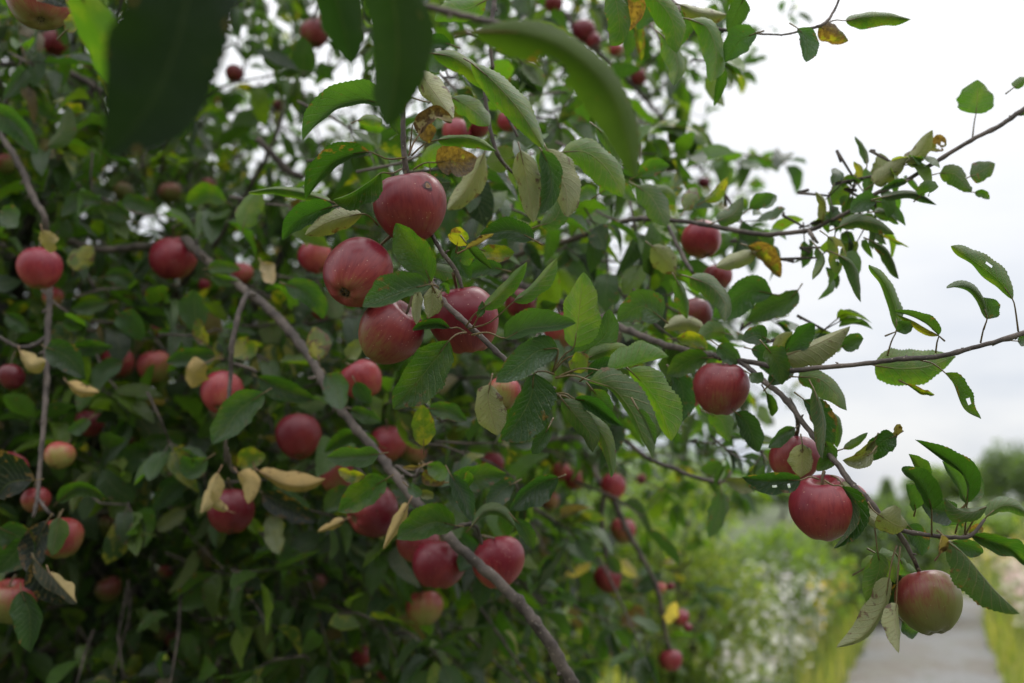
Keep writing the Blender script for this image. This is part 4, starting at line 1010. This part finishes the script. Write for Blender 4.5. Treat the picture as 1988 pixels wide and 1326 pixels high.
def pit(e, x, y, r, d, sx=0):
    M = e.matrix_world; Mi = np.array(M.inverted()); c = np.array(M.translation); R = r*d/FPX
    n0 = (Mi[:3, :3] @ (P(x, y, d)-c)); n0[:] = n0
    v = P(x, y, d)-c; v = v - FW*math.sqrt(max(R*R*1.0-v@v, 0)); n0 = unit(Mi[:3, :3] @ v)
    bpy.context.view_layer.update(); ch = [o for o in e.children if o.name.startswith('skin')][0]
    a = unit(np.cross(n0, [.3, .8, .1])); b = np.cross(n0, a); V = []; F = []; C = []
    rr = random.Random(3); rings = [(0, .30), (.03, .6), (.055, .25), (.085, 1.0), (.12, .2), (.15, 0)]
    for j, (q, hgt) in enumerate(rings):
        for i in range(16):
            t = 6.2832*i/16; w_ = 1+.18*math.sin(3*t+j)+rr.uniform(-.08, .08)
            dirn = unit(n0 + (a*math.cos(t)+b*math.sin(t))*q*w_)
            hit, loc, nn, _ = ch.ray_cast(Vector(dirn*2.5), Vector(-dirn)); loc = np.array(loc) if hit else dirn
            V.append(loc + dirn*(.006 + hgt*.012)); C.append([(.30, .13, .03), (.12, .05, .02), (.24, .13, .06), (.03, .012, .012), (.055, .010, .016), (.13, .012, .022)][j])
    for j in range(len(rings)-1):
        for i in range(16): F.append((j*16+i, (j+1)*16+i, (j+1)*16+(i+1) % 16, j*16+(i+1) % 16))
    m_ = MB(); m_.add(V, F); cc = np.ones((len(V), 4)); cc[:, :3] = C; m_.c = [cc]
    o = m_.build('pit', PITM); o.parent = e; o.location = (0, 0, 0)
m, N, L = newmat('corky scar'); o_ = N.new('ShaderNodeOutputMaterial'); pr = N.new('ShaderNodeBsdfPrincipled'); a_ = N.new('ShaderNodeAttribute'); a_.attribute_name = 'col'
L.new(a_.outputs['Color'], pr.inputs['Base Color']); pr.inputs['Roughness'].default_value = .6; L.new(pr.outputs[0], o_.inputs[0]); PITM = m
pit(A1, 833, 371, 70, .985)
# ------------------------------------------------------------------ the rest of the crown
GX = [-700, -300, 0, 250, 500, 750, 1000, 1150, 1300, 1420, 1550]
GY = [-900, -300, 0, 200, 400, 600, 800, 1000, 1200, 1400, 1700]
G = np.array([
 [.05,.06, .06, .06, .05, .04, .03, .02, .01, 0, 0],
 [.25,.28, .28, .28, .25, .18, .15, .12, .06, .03, 0],
 [.6,.7, .60, .58, .32, .30, .38, .32, .20, .06, .0],
 [.7,.8, .70,.62, .17, .22, .20, .08, .12, .10, .02],
 [.8,.9, .75, .62, .45, .48, .38, .3, .25, .08, .0],
 [.9, 1, .85, .8, .75, .8, .75, .65, .42, .16, .0],
 [1, 1, 1, 1, .95, .9, .8, .5, .25, .08, 0],
 [1, 1, .65, .8, 1, 1, .7, .35, .12, 0, 0],
 [1, .8, .3, .45, 1, .9, .5, .25, .08, 0, 0],
 [1, 1, .8, 1, 1, .7, .3, .1, 0, 0, 0],
 [.5,.5,.5,.5,.4,.3,0,0,0,0,0]])
def dens(x, y):
    i = np.clip(np.searchsorted(GX, x)-1, 0, len(GX)-2); j = np.clip(np.searchsorted(GY, y)-1, 0, len(GY)-2)
    gx, gy = np.array(GX), np.array(GY)
    a = (x-gx[i])/(gx[i+1]-gx[i]); b = (y-gy[j])/(gy[j+1]-gy[j])
    return (G[j, i]*(1-a)+G[j, i+1]*a)*(1-b)+(G[j+1, i]*(1-a)+G[j+1, i+1]*a)*b
NCL = 7200
cx = RNG.uniform(-700, 1540, NCL*5); cy = RNG.uniform(-900, 1690, NCL*5); cdp = (RNG.uniform(1.7**2.3, 5.0**2.3, NCL*5))**(1/2.4)
# leaf masses gather along limbs: clumpy noise in space
ok = RNG.random(NCL*5) < dens(cx, cy)
cx, cy, cdp = cx[ok], cy[ok], cdp[ok]
Pc = np.array([P(a, b, c) for a, b, c in zip(cx, cy, cdp)])
cl_n = np.sin(Pc[:, 0]*5.1+np.sin(Pc[:, 2]*4)*1.3)*np.sin(Pc[:, 1]*4.3+1+np.sin(Pc[:, 0]*3))*np.sin(Pc[:, 2]*5.7+2)
ok = (cl_n > -.34) & (Pc[:, 2] > .55); cx, cy, cdp, Pc = cx[ok][:NCL], cy[ok][:NCL], cdp[ok][:NCL], Pc[ok][:NCL]
keep = np.array(KEEP)
def clear(px, py, pd, m=26):
    ok = np.ones(len(px), bool)
    for x, y, r, d in KEEP:
        ok &= ~((np.hypot(px-x, py-y) < r*1.0 + m*1.7/d*.6) & (pd < d+.08))
    return ok
okc = clear(cx, cy, cdp); cx, cy, cdp, Pc = cx[okc], cy[okc], cdp[okc], Pc[okc]
core = P(150, 900, 3.3)
over = np.stack([RNG.uniform(-2.6, .6, 30), RNG.uniform(-1.2, 1.9, 30), RNG.uniform(2.35, 3.7, 30)], 1)   # the boughs overhead
qo = over-CAM; do_ = qo @ FW; yo = H0/2-(qo @ UP)/np.maximum(do_, .05)*FPX
over = over[(do_ < .1) | (yo < -260)]
Pc = np.concatenate([Pc, over])
TW = MB(); bases = []; dirs = []; nrms = []
for k in range(len(Pc)):
    c = Pc[k]; m = random.randint(5, 9)
    out_ = unit(c-core + RNG.normal(0, .6, 3)); out_ = unit(out_+[0, 0, -.25])
    tl = random.uniform(.10, .28); root = c-out_*tl
    mid_ = c-out_*tl*.5+RNG.normal(0, .012, 3)
    tube(TW, [root, mid_, c], [.0032, .0026, .0016], 5, c=(.1, .08, .06))
    for q in range(m):
        th = random.uniform(0, 6.28); a = unit(np.cross(out_, [.2, .1, 1])); b = np.cross(out_, a)
        dd = unit(out_*random.uniform(.0, 1.0) + (a*math.cos(th)+b*math.sin(th))*random.uniform(.5, 1.1) + np.array([0, 0, random.uniform(-.75, .15)]))
        fr = random.random() if q > 3 else 0
        bases.append(c - out_*tl*fr*.9 + dd*random.uniform(.012, .03)); dirs.append(dd)
        nrms.append(unit(np.array([0, 0, 1.0]) + RNG.normal(0, .42, 3)))
near = [(1230,440,1.5),(1300,420,1.45),(1180,520,1.5),(1260,560,1.45),(1330,560,1.4),(1230,640,1.45),(1310,660,1.35),(1200,800,1.5),(1100,480,1.5),(1050,430,1.4),(1000,450,1.45),(900,520,1.4),(760,780,1.5),(860,820,1.5),(900,880,1.45),(960,860,1.5),(660,860,1.6),(560,780,1.7),(520,700,1.7),(1000,930,1.5),(880,940,1.35),(1130,180,1.6),(1080,230,1.6),(1180,330,1.5),(1640,430,1.22),(1700,400,1.2),(930,200,1.4),(870,150,1.3),(1000,100,1.4),(720,300,1.4),(680,250,1.5),(560,400,1.5),(1420,880,1.4),(1390,860,1.5),(1480,880,1.3),(1250,500,1.5),(1150,430,1.4),(1360,640,1.4),(1170,700,1.4),(1290,740,1.45),(820,300,1.3),(900,330,1.35),(950,380,1.4),(1030,300,1.3),(1050,640,1.35),(730,950,1.5),(640,1000,1.6),(350,640,1.7),(420,640,1.6),(250,560,1.7),(150,620,1.6),(200,760,1.7),(330,860,1.6),(250,980,1.6),(530,930,1.6),(300,420,1.7),(180,380,1.7),(100,300,1.7),(60,120,1.6),(160,250,1.8),(420,420,1.7),(1620,480,1.22),(1680,440,1.22),(1660,350,1.2),(1560,440,1.25),(1700,340,1.18),(1610,380,1.22),(1740,320,1.17),(1590,500,1.22),(1480,610,1.3),(1550,660,1.2),(1600,640,1.2),(1440,430,1.35),(1470,470,1.35),(1290,300,1.7),(1330,250,1.9),(1250,260,1.7),(1380,120,1.5),(1290,100,1.5)]
NR = []
for x, y, d in near:
    c = P(x, y, d); out_ = unit(np.array([random.uniform(.1, 1), random.uniform(-.5, .2), random.uniform(-.8, .2)])); root = c-out_*(.09 if x < 1370 else .03)
    tube(TW, [root, c-out_*.04+RNG.normal(0, .005, 3), c], [.0022, .002, .0014], 5)
    for k in range(random.randint(4, 7)):
        th = random.uniform(0, 6.28); a = unit(np.cross(out_, [.2, .1, 1])); b = np.cross(out_, a)
        dd = unit(out_*random.uniform(.1, .9) + (a*math.cos(th)+b*math.sin(th))*random.uniform(.5, 1.1) + np.array([0, 0, random.uniform(-.6, .2)]))
        bases.append(c+dd*.02); dirs.append(dd); nrms.append(unit(np.array([0, -.35, 1.0]) + RNG.normal(0, .42, 3))); NR.append((.62 if x > 1370 else .9)*min(1, d/1.5))
bases, dirs, nrms = np.array(bases), np.array(dirs), np.array(nrms)
# drop leaves that would grow through an apple or hide one the photograph shows
q = (bases+dirs*.035)-CAM; dd = q @ FW; px = W0/2+(q @ RT)/dd*FPX; py = H0/2-(q @ UP)/dd*FPX
ok = np.ones(len(bases), bool)
for x, y, r, d in KEEP:
    ok &= ~((np.hypot(px-x, py-y) < r*.95+10) & (dd < d+.03))
scl = np.concatenate([np.ones(len(bases)-len(NR)), NR])
bases, dirs, nrms, scl = bases[ok], dirs[ok], nrms[ok], scl[ok]; n = len(bases)
pal = np.array([(.021, .056, .018), (.038, .095, .021), (.064, .142, .021), (.105, .178, .023), (.17, .20, .03), (.24, .16, .10)])
pi_ = RNG.choice(6, n, p=[.20, .32, .30, .155, .01, .015]); cc = pal[pi_]*RNG.uniform(.48, .95, (n, 1))
aux = np.stack([RNG.uniform(0, .22, n), (RNG.random(n) < .08)*RNG.uniform(.3, .9, n), (pi_ == 5)*1.0], 1)
ll = RNG.uniform(.052, .100, n)*scl; wd_ = ll*RNG.uniform(.42, .60, n)
bulk(FOL, bases, dirs, nrms, ll, wd_, cc, aux, nu=6)
print('crown leaves', n, 'clusters', len(Pc))
# petioles are part of the twig mass
for k in range(0, n, 2):
    tube(TW, [bases[k]-dirs[k]*.026, bases[k]+dirs[k]*.012], [.0011, .0007], 3)
tag(FOL.build('foliage', LEAF, TREE), kind='stuff')
tag(TW.build('twigs', BARK, TREE), kind='stuff')

# ------------------------------------------------------------------ shrubs, trees and flowers behind
def lumps(center, rad, seed, k=14):
    r = np.random.default_rng(seed); c = np.array(center)
    u_ = unit(r.normal(0, 1, (k, 3))); u_[:, 2] = np.abs(u_[:, 2])*.9-.15
    return c + u_*np.array(rad)*r.uniform(.35, .75, (k, 1)), r.uniform(.28, .5, k)*min(rad[0], rad[2])
def mass(mb, center, rad, n, ls, pal, seed, lump=14, zmin=.02):
    r = np.random.default_rng(seed); lc, lr = lumps(center, rad, seed, lump)
    i = r.integers(0, len(lc), n); u_ = unit(r.normal(0, 1, (n, 3)))
    p = lc[i] + u_*(lr[i]*r.uniform(.35, 1.08, n)**.6)[:, None]
    ok = p[:, 2] > zmin; p, u_ = p[ok], u_[ok]; n = len(p)
    d = unit(u_*.7+r.normal(0, .6, (n, 3))+[0, 0, -.15]); nr = unit(u_+[0, 0, .8]+r.normal(0, .4, (n, 3)))
    pc = np.array(pal); cc = pc[r.integers(0, len(pc), n)]*r.uniform(.75, 1.25, (n, 1))
    l = r.uniform(.7, 1.3, n)*ls
    bulk(mb, p, d, nr, l, l*.5, cc, np.zeros((n, 3))+[.05, .03, 0], nu=2)
def shrub(name, label, cat, base, rad, n, ls, pal, seed, group=None, trunk=.03, lump=14, low=0.0, wood='stem'):
    """low: height of the crown's bottom"""
    base = np.array(base, float); e = empty(name, base); tag(e, label, cat, group)
    c = base + [0, 0, low+rad[2]*.55]
    mb = MB(); mass(mb, c, rad, n, ls, pal, seed, lump); mb.build('crown' if low > .5 else 'foliage', SHRUB, e)
    st = MB(); r = random.Random(seed); lc, lr = lumps(c, rad, seed, lump)
    if low > .5:
        tp = base+[0, 0, low+rad[2]*.5]
        tube(st, catmull([base+[0, 0, -.1], (base+tp)/2+[trunk*2, 0, 0], tp], 8), np.linspace(trunk, trunk*.5, 8), 10)
        for q in lc[:9]: tube(st, catmull([(base+tp)/2*.5+tp*.5, (tp+q)/2+[0, 0, .1], q], 5), np.linspace(trunk*.45, trunk*.12, 5), 6)
    else:
        for q in lc: tube(st, catmull([base+[r.uniform(-.1, .1), r.uniform(-.1, .1), -.05], (base+q)/2+[0, 0, .15], q], 6), np.linspace(trunk, trunk*.4, 6), 6)
    st.build('trunk' if low > .5 else wood, TRUNKBARK, e); return e
GY1 = [(.11, .17, .035), (.17, .22, .045), (.07, .12, .03), (.05, .085, .025)]
GD = [(.05, .085, .035), (.07, .115, .045), (.04, .07, .03)]
GM = [(.08, .135, .035), (.12, .175, .045), (.055, .095, .03)]
def g(px, d): # ground point under image column px at depth d
    return np.array([(px-W0/2)/FPX*d, d*math.cos(PITCH)-0 + 0.0, 0.0])
shrub('shrub', 'tall yellow green shrub right of the hanging apple twigs', 'shrub', g(1265, 5.8), (.66, .8, 1.65), 7500, .045, [(.10, .15, .035), (.16, .19, .045), (.065, .105, .028)], 21, 'shrubs behind the apple tree')
shrub('shrub', 'mid green shrub directly behind the shorter hanging apple twig', 'shrub', g(1090, 6.3), (.95, .8, 1.6), 6000, .05, GM+GY1[:1], 22, 'shrubs behind the apple tree')
shrub('shrub', 'low bright shrub at the bottom between the hanging twig and the flowers', 'shrub', g(1375, 5.4), (.42, .5, .75), 2600, .04, GY1, 23, 'shrubs behind the apple tree')
shrub('shrub', 'dim green shrub behind the bottom of the long smooth branch', 'shrub', g(840, 6.2), (1.0, .8, 1.5), 5000, .05, GM, 24, 'shrubs behind the apple tree')
shrub('shrub', 'yellowish shrub seen through the tree at the bottom left', 'shrub', g(420, 6.6), (1.3, .8, .8), 3000, .05, GY1, 25, 'shrubs behind the apple tree')
shrub('shrub', 'light green shrub behind the trunk at the left edge', 'shrub', g(40, 6.8), (1.1, .8, .95), 2400, .055, GY1, 28, 'shrubs behind the apple tree')
shrub('shrub', 'dark grey green thicket beyond the yellow flowers', 'shrub', g(1640, 13.5), (1.7, 1.2, 1.18), 5600, .12, GD+[(.05, .075, .045)], 26, 'shrubs beside the path', trunk=.05)
shrub('shrub', 'olive shrub between the tall shrub and the dark thicket', 'shrub', g(1480, 11), (.9, 1.0, 1.1), 3000, .10, GM+GY1[:1], 27, 'shrubs beside the path', trunk=.05)
shrub('shrub', 'bright green shrub behind the drooping branch leaves at the right', 'shrub', g(1905, 24), (2.2, 1.5, 1.0), 3200, .16, GY1+GM, 29, 'shrubs beside the path', trunk=.06)
shrub('shrub', 'low green shrub left of the far end of the path', 'shrub', g(1745, 28), (1.5, 1.5, .9), 2200, .18, GM, 30, 'shrubs beside the path', trunk=.06)
for (px, d, h, rw, lab, sd1, pal) in [
    (1950, 62, 3.5, 2.9, 'tall dark round tree at the right edge of the far tree line', 41, GD),
    (1865, 70, 2.8, 2.6, 'lower rounded tree left of the tall one in the far tree line', 42, GM),
    (1800, 66, 2.0, 2.2, 'small green tree behind the lifted leaves in the far tree line', 43, GM),
    (2040, 58, 3.3, 3.0, 'dark tree at the far right beyond the meadow', 44, GD),
    (1610, 60, .2, 2.6, 'low tree behind the large red apple in the far tree line', 46, GD),
    (1500, 66, .6, 3.2, 'far tree behind the olive shrub', 47, GM)]:
    shrub('tree', lab, 'tree', g(px, d), (rw, 2.6, h*.75+.3), 3600, .34, pal, sd1, 'far tree line', trunk=.16, low=1.0, lump=20)
for (px, d, h, rw, lab, sd1, pal) in [
    (1330, 30, 1.6, 2.8, 'leafy tree in the hedge behind the tall yellow green shrub', 61, GM),
    (1080, 26, 2.2, 2.8, 'leafy tree in the hedge behind the twig fork', 62, GD+GM),
    (800, 24, 2.8, 2.8, 'leafy tree in the hedge behind the long smooth branch', 63, GM),
    (520, 22, 3.4, 2.8, 'leafy tree in the hedge seen through the lower crown', 64, GD+GM),
    (220, 22, 3.6, 2.8, 'leafy tree in the hedge behind the limb of the apple tree', 65, GM),
    (-60, 21, 3.8, 2.8, 'leafy tree in the hedge at the left edge', 66, GD)]:
    shrub('tree', lab, 'tree', g(px, d), (rw, 2.0, h*.8+.6), 4200, .20, pal, sd1, 'hedge trees behind the apple tree', trunk=.10, low=.6, lump=22)
shade_hedge = empty('hedge', (0, -5, 0)); tag(shade_hedge, 'tall dense hedge added out of view behind the camera to dim the front light', 'hedge')  # added, never in view: blocks low sky light from behind the camera
mb = MB(); pp = MB()
for k in range(7):
    mass(mb, (-8.5+k*2.6, -4.6+.5*math.sin(k*2), 1.9), (1.9, 1.3, 2.6), 2600, .17, GM, 80+k, 16)
    tube(pp, [(-8.5+k*2.6, -4.6, -.1), (-8.4+k*2.6, -4.5, 1.2), (-8.6+k*2.6, -4.7, 3.0)], [.09, .07, .03], 7)
mb.build('foliage', SHRUB, shade_hedge); pp.build('stems', TRUNKBARK, shade_hedge)
# one conifer spire
bs = g(1705, 40); e = empty('conifer', bs); tag(e, 'narrow pointed conifer rising between the far trees', 'tree')
mb = MB(); n = 2200; r = np.random.default_rng(5); h = r.uniform(0, 1, n)**1.3; a = r.uniform(0, 6.28, n); rad = (1-h)*.62+.03
p = bs + np.stack([np.cos(a)*rad*r.uniform(.5, 1.05, n), np.sin(a)*rad*r.uniform(.5, 1, n), .2+h*2.1], 1)
d = unit(np.stack([np.cos(a), np.sin(a), 0*a-.2], 1)); bulk(mb, p, d, unit(np.stack([0*a, 0*a, 1+0*a], 1)+r.normal(0, .3, (n, 3))), np.full(n, .22), np.full(n, .07), np.tile([(.09, .14, .05)], (n, 1))*r.uniform(.7, 1.3, (n, 1)), np.zeros((n, 3)), nu=2)
mb.build('crown', SHRUB, e); mb = MB(); tube(mb, [bs, bs+[0, 0, 1.2], bs+[0, 0, 2.45]], [.07, .05, .01], 8); mb.build('trunk', TRUNKBARK, e)

# grass and wild flowers: uncountable
def blades(mb, x, y, h, w_, cc):
    n = len(x); a = RNG.uniform(0, 6.28, n); lean = RNG.uniform(.05, .5, n)
    b = np.stack([x, y, 0*x], 1); t_ = b + np.stack([np.cos(a)*lean*h, np.sin(a)*lean*h, h], 1); m_ = b*.5+t_*.5+np.stack([-np.cos(a)*lean*h*.12, -np.sin(a)*lean*h*.12, h*.1], 1)
    s = np.stack([-np.sin(a), np.cos(a), 0*a], 1)*w_[:, None]
    V = np.stack([b-s, b+s, m_+s*.7, m_-s*.7, t_], 1)
    idx = (np.arange(n)*5)[:, None]
    V2 = V.reshape(-1, 3); mb.v.append(V2); mb.f.append(np.array([0, 1, 2, 3])[None]+idx+mb.n); mb.f.append(np.array([3, 2, 4])[None]+idx+mb.n)
    mb.uv.append(np.tile([.5, .9], (n*5, 1))); c = np.ones((n, 5, 4)); c[:, :, :3] = cc[:, None]; mb.c.append(c.reshape(-1, 4)); mb.a.append(np.tile([.05, .1, 0, 1.], (n*5, 1))); mb.n += n*5
def scatter(n, pxr, dr, off):
    px = RNG.uniform(*pxr, n); d = (RNG.uniform(dr[0]**1.6, dr[1]**1.6, n))**(1/1.6)
    x = (px-W0/2)/FPX*d; y = d
    ok = path_dist(x, y) > off; return x[ok], y[ok]
mb = MB()
for pxr, dr, n, h0 in (((-100, 1500), (4.5, 12), 9000, .30), ((1350, 2150), (5, 14), 12000, .24), ((1500, 2300), (12, 34), 9000, .3)):
    x, y = scatter(n, pxr, dr, .60); k = len(x)
    cc = np.array([(.135, .16, .055), (.10, .135, .045), (.23, .21, .12), (.07, .105, .035)])[RNG.integers(0, 4, k)]*RNG.uniform(.8, 1.2, (k, 1))
    blades(mb, x, y, RNG.uniform(.3, 1.9, k)*h0, RNG.uniform(.003, .008, k)*np.clip(y/8, 1, 3), cc)
tag(mb.build('grass', SHRUB), 'tall yellow green meadow grass on both sides of the gravel path', 'grass', kind='stuff')
def flowers(name, label, cat, n, pxr, dr, hr, size, colf, seed, off=1.0, clump=None):
    fl = MB(); x, y = scatter(n, pxr, dr, off); k = len(x)
    if clump: x = x + np.sin(y*9)*.12; 
    h = RNG.uniform(*hr, k)
    blades(fl, x, y, h*.97, np.full(k, .006), np.tile([(.08, .12, .03)], (k, 1)))
    rp = np.repeat(np.arange(k), 7)            # leaves up the stalk
    lb = np.stack([x[rp], y[rp], h[rp]*RNG.uniform(.1, .9, len(rp))], 1)
    dd = RNG.normal(0, 1, (len(rp), 3)); dd[:, 2] = RNG.uniform(-.1, .7, len(rp))
    bulk(fl, lb, dd, np.tile([(0., 0, 1)], (len(rp), 1))+RNG.normal(0, .3, (len(rp), 3)), RNG.uniform(.05, .1, len(rp)), RNG.uniform(.015, .03, len(rp)), np.tile([(.10, .15, .035)], (len(rp), 1))*RNG.uniform(.7, 1.3, (len(rp), 1)), np.zeros((len(rp), 3)), nu=2)
    m = 6; rp = np.repeat(np.arange(k), m); q = len(rp)
    c = np.stack([x[rp]+RNG.normal(0, .05, q), y[rp]+RNG.normal(0, .05, q), h[rp]*RNG.uniform(.78, 1.06, q)], 1)
    nrm = unit(np.stack([RNG.normal(0, .5, q), RNG.normal(-.5, .5, q), np.ones(q)], 1))
    a = unit(np.cross(nrm, [0.3, 1, .1])); b = np.cross(nrm, a); cc = colf(q)
    # five petals, each a kite with a raised centre
    sz = RNG.uniform(.7, 1.3, q)*size
    for pt in range(5):
        t0 = pt*1.2566; f_ = lambda s, ang, z: c+ (a*math.cos(ang)+b*math.sin(ang))*(s*sz)[:, None]+nrm*(z*sz)[:, None]
        V = np.stack([f_(.08, t0, .1), f_(.6, t0-.42, .12), f_(1, t0, .0), f_(.6, t0+.42, .12)], 1)
        fl.v.append(V.reshape(-1, 3)); fl.f.append(np.array([0, 1, 2, 3])[None]+(np.arange(q)*4)[:, None]+fl.n); fl.uv.append(np.tile([.5, .9], (q*4, 1)))
        C4 = np.ones((q, 4, 4)); C4[:, :, :3] = cc[:, None]; fl.c.append(C4.reshape(-1, 4)); fl.a.append(np.tile([0, 0, 1., 1.], (q*4, 1))); fl.n += q*4
    tag(fl.build(name, PETAL, smooth_=False), label, cat, kind='stuff')
m, N, L = newmat('petals and stalks'); o = N.new('ShaderNodeOutputMaterial'); pr = N.new('ShaderNodeBsdfPrincipled'); a_ = N.new('ShaderNodeAttribute'); a_.attribute_name = 'col'
L.new(a_.outputs['Color'], pr.inputs['Base Color']); pr.inputs['Roughness'].default_value = .7
t_ = N.new('ShaderNodeBsdfTranslucent'); L.new(a_.outputs['Color'], t_.inputs[0]); x_ = N.new('ShaderNodeMixShader'); x_.inputs[0].default_value = .3
L.new(pr.outputs[0], x_.inputs[1]); L.new(t_.outputs[0], x_.inputs[2]); L.new(x_.outputs[0], o.inputs[0]); PETAL = m
def cf(*cs): return lambda n: np.array(cs)[RNG.integers(0, len(cs), n)]
flowers('white_asters', 'mass of small white asters left of the gravel path', 'flowers', 520, (1360, 1740), (4.8, 10.0), (.25, 1.05), .018, cf((.90, .86, .78), (.88, .84, .78), (.82, .70, .75)), 1, .85)
flowers('goldenrod', 'clump of yellow goldenrod behind the white asters left of the path', 'flowers', 150, (1560, 1700), (7.6, 12.5), (.35, .85), .024, cf((.78, .52, .03), (.70, .56, .08)), 2, .85)
flowers('purple_asters', 'scattered purple asters among the white ones', 'flowers', 16, (1450, 1600), (5, 7), (.9, 1.05), .028, cf((.45, .22, .62), (.50, .28, .6)), 3, .9)
flowers('pink_flowers', 'pale pink meadow flowers on the right side of the path', 'flowers', 360, (1850, 2060), (7.5, 17), (.35, .9), .026, cf((.80, .48, .52), (.82, .66, .58), (.82, .76, .60)), 4, .85)
flowers('yellow_flowers', 'thin scatter of yellow flowers in the meadow', 'flowers', 300, (1500, 2060), (12, 30), (.4, 1.0), .035, cf((.80, .62, .06), (.80, .74, .3)), 5, 1.0)
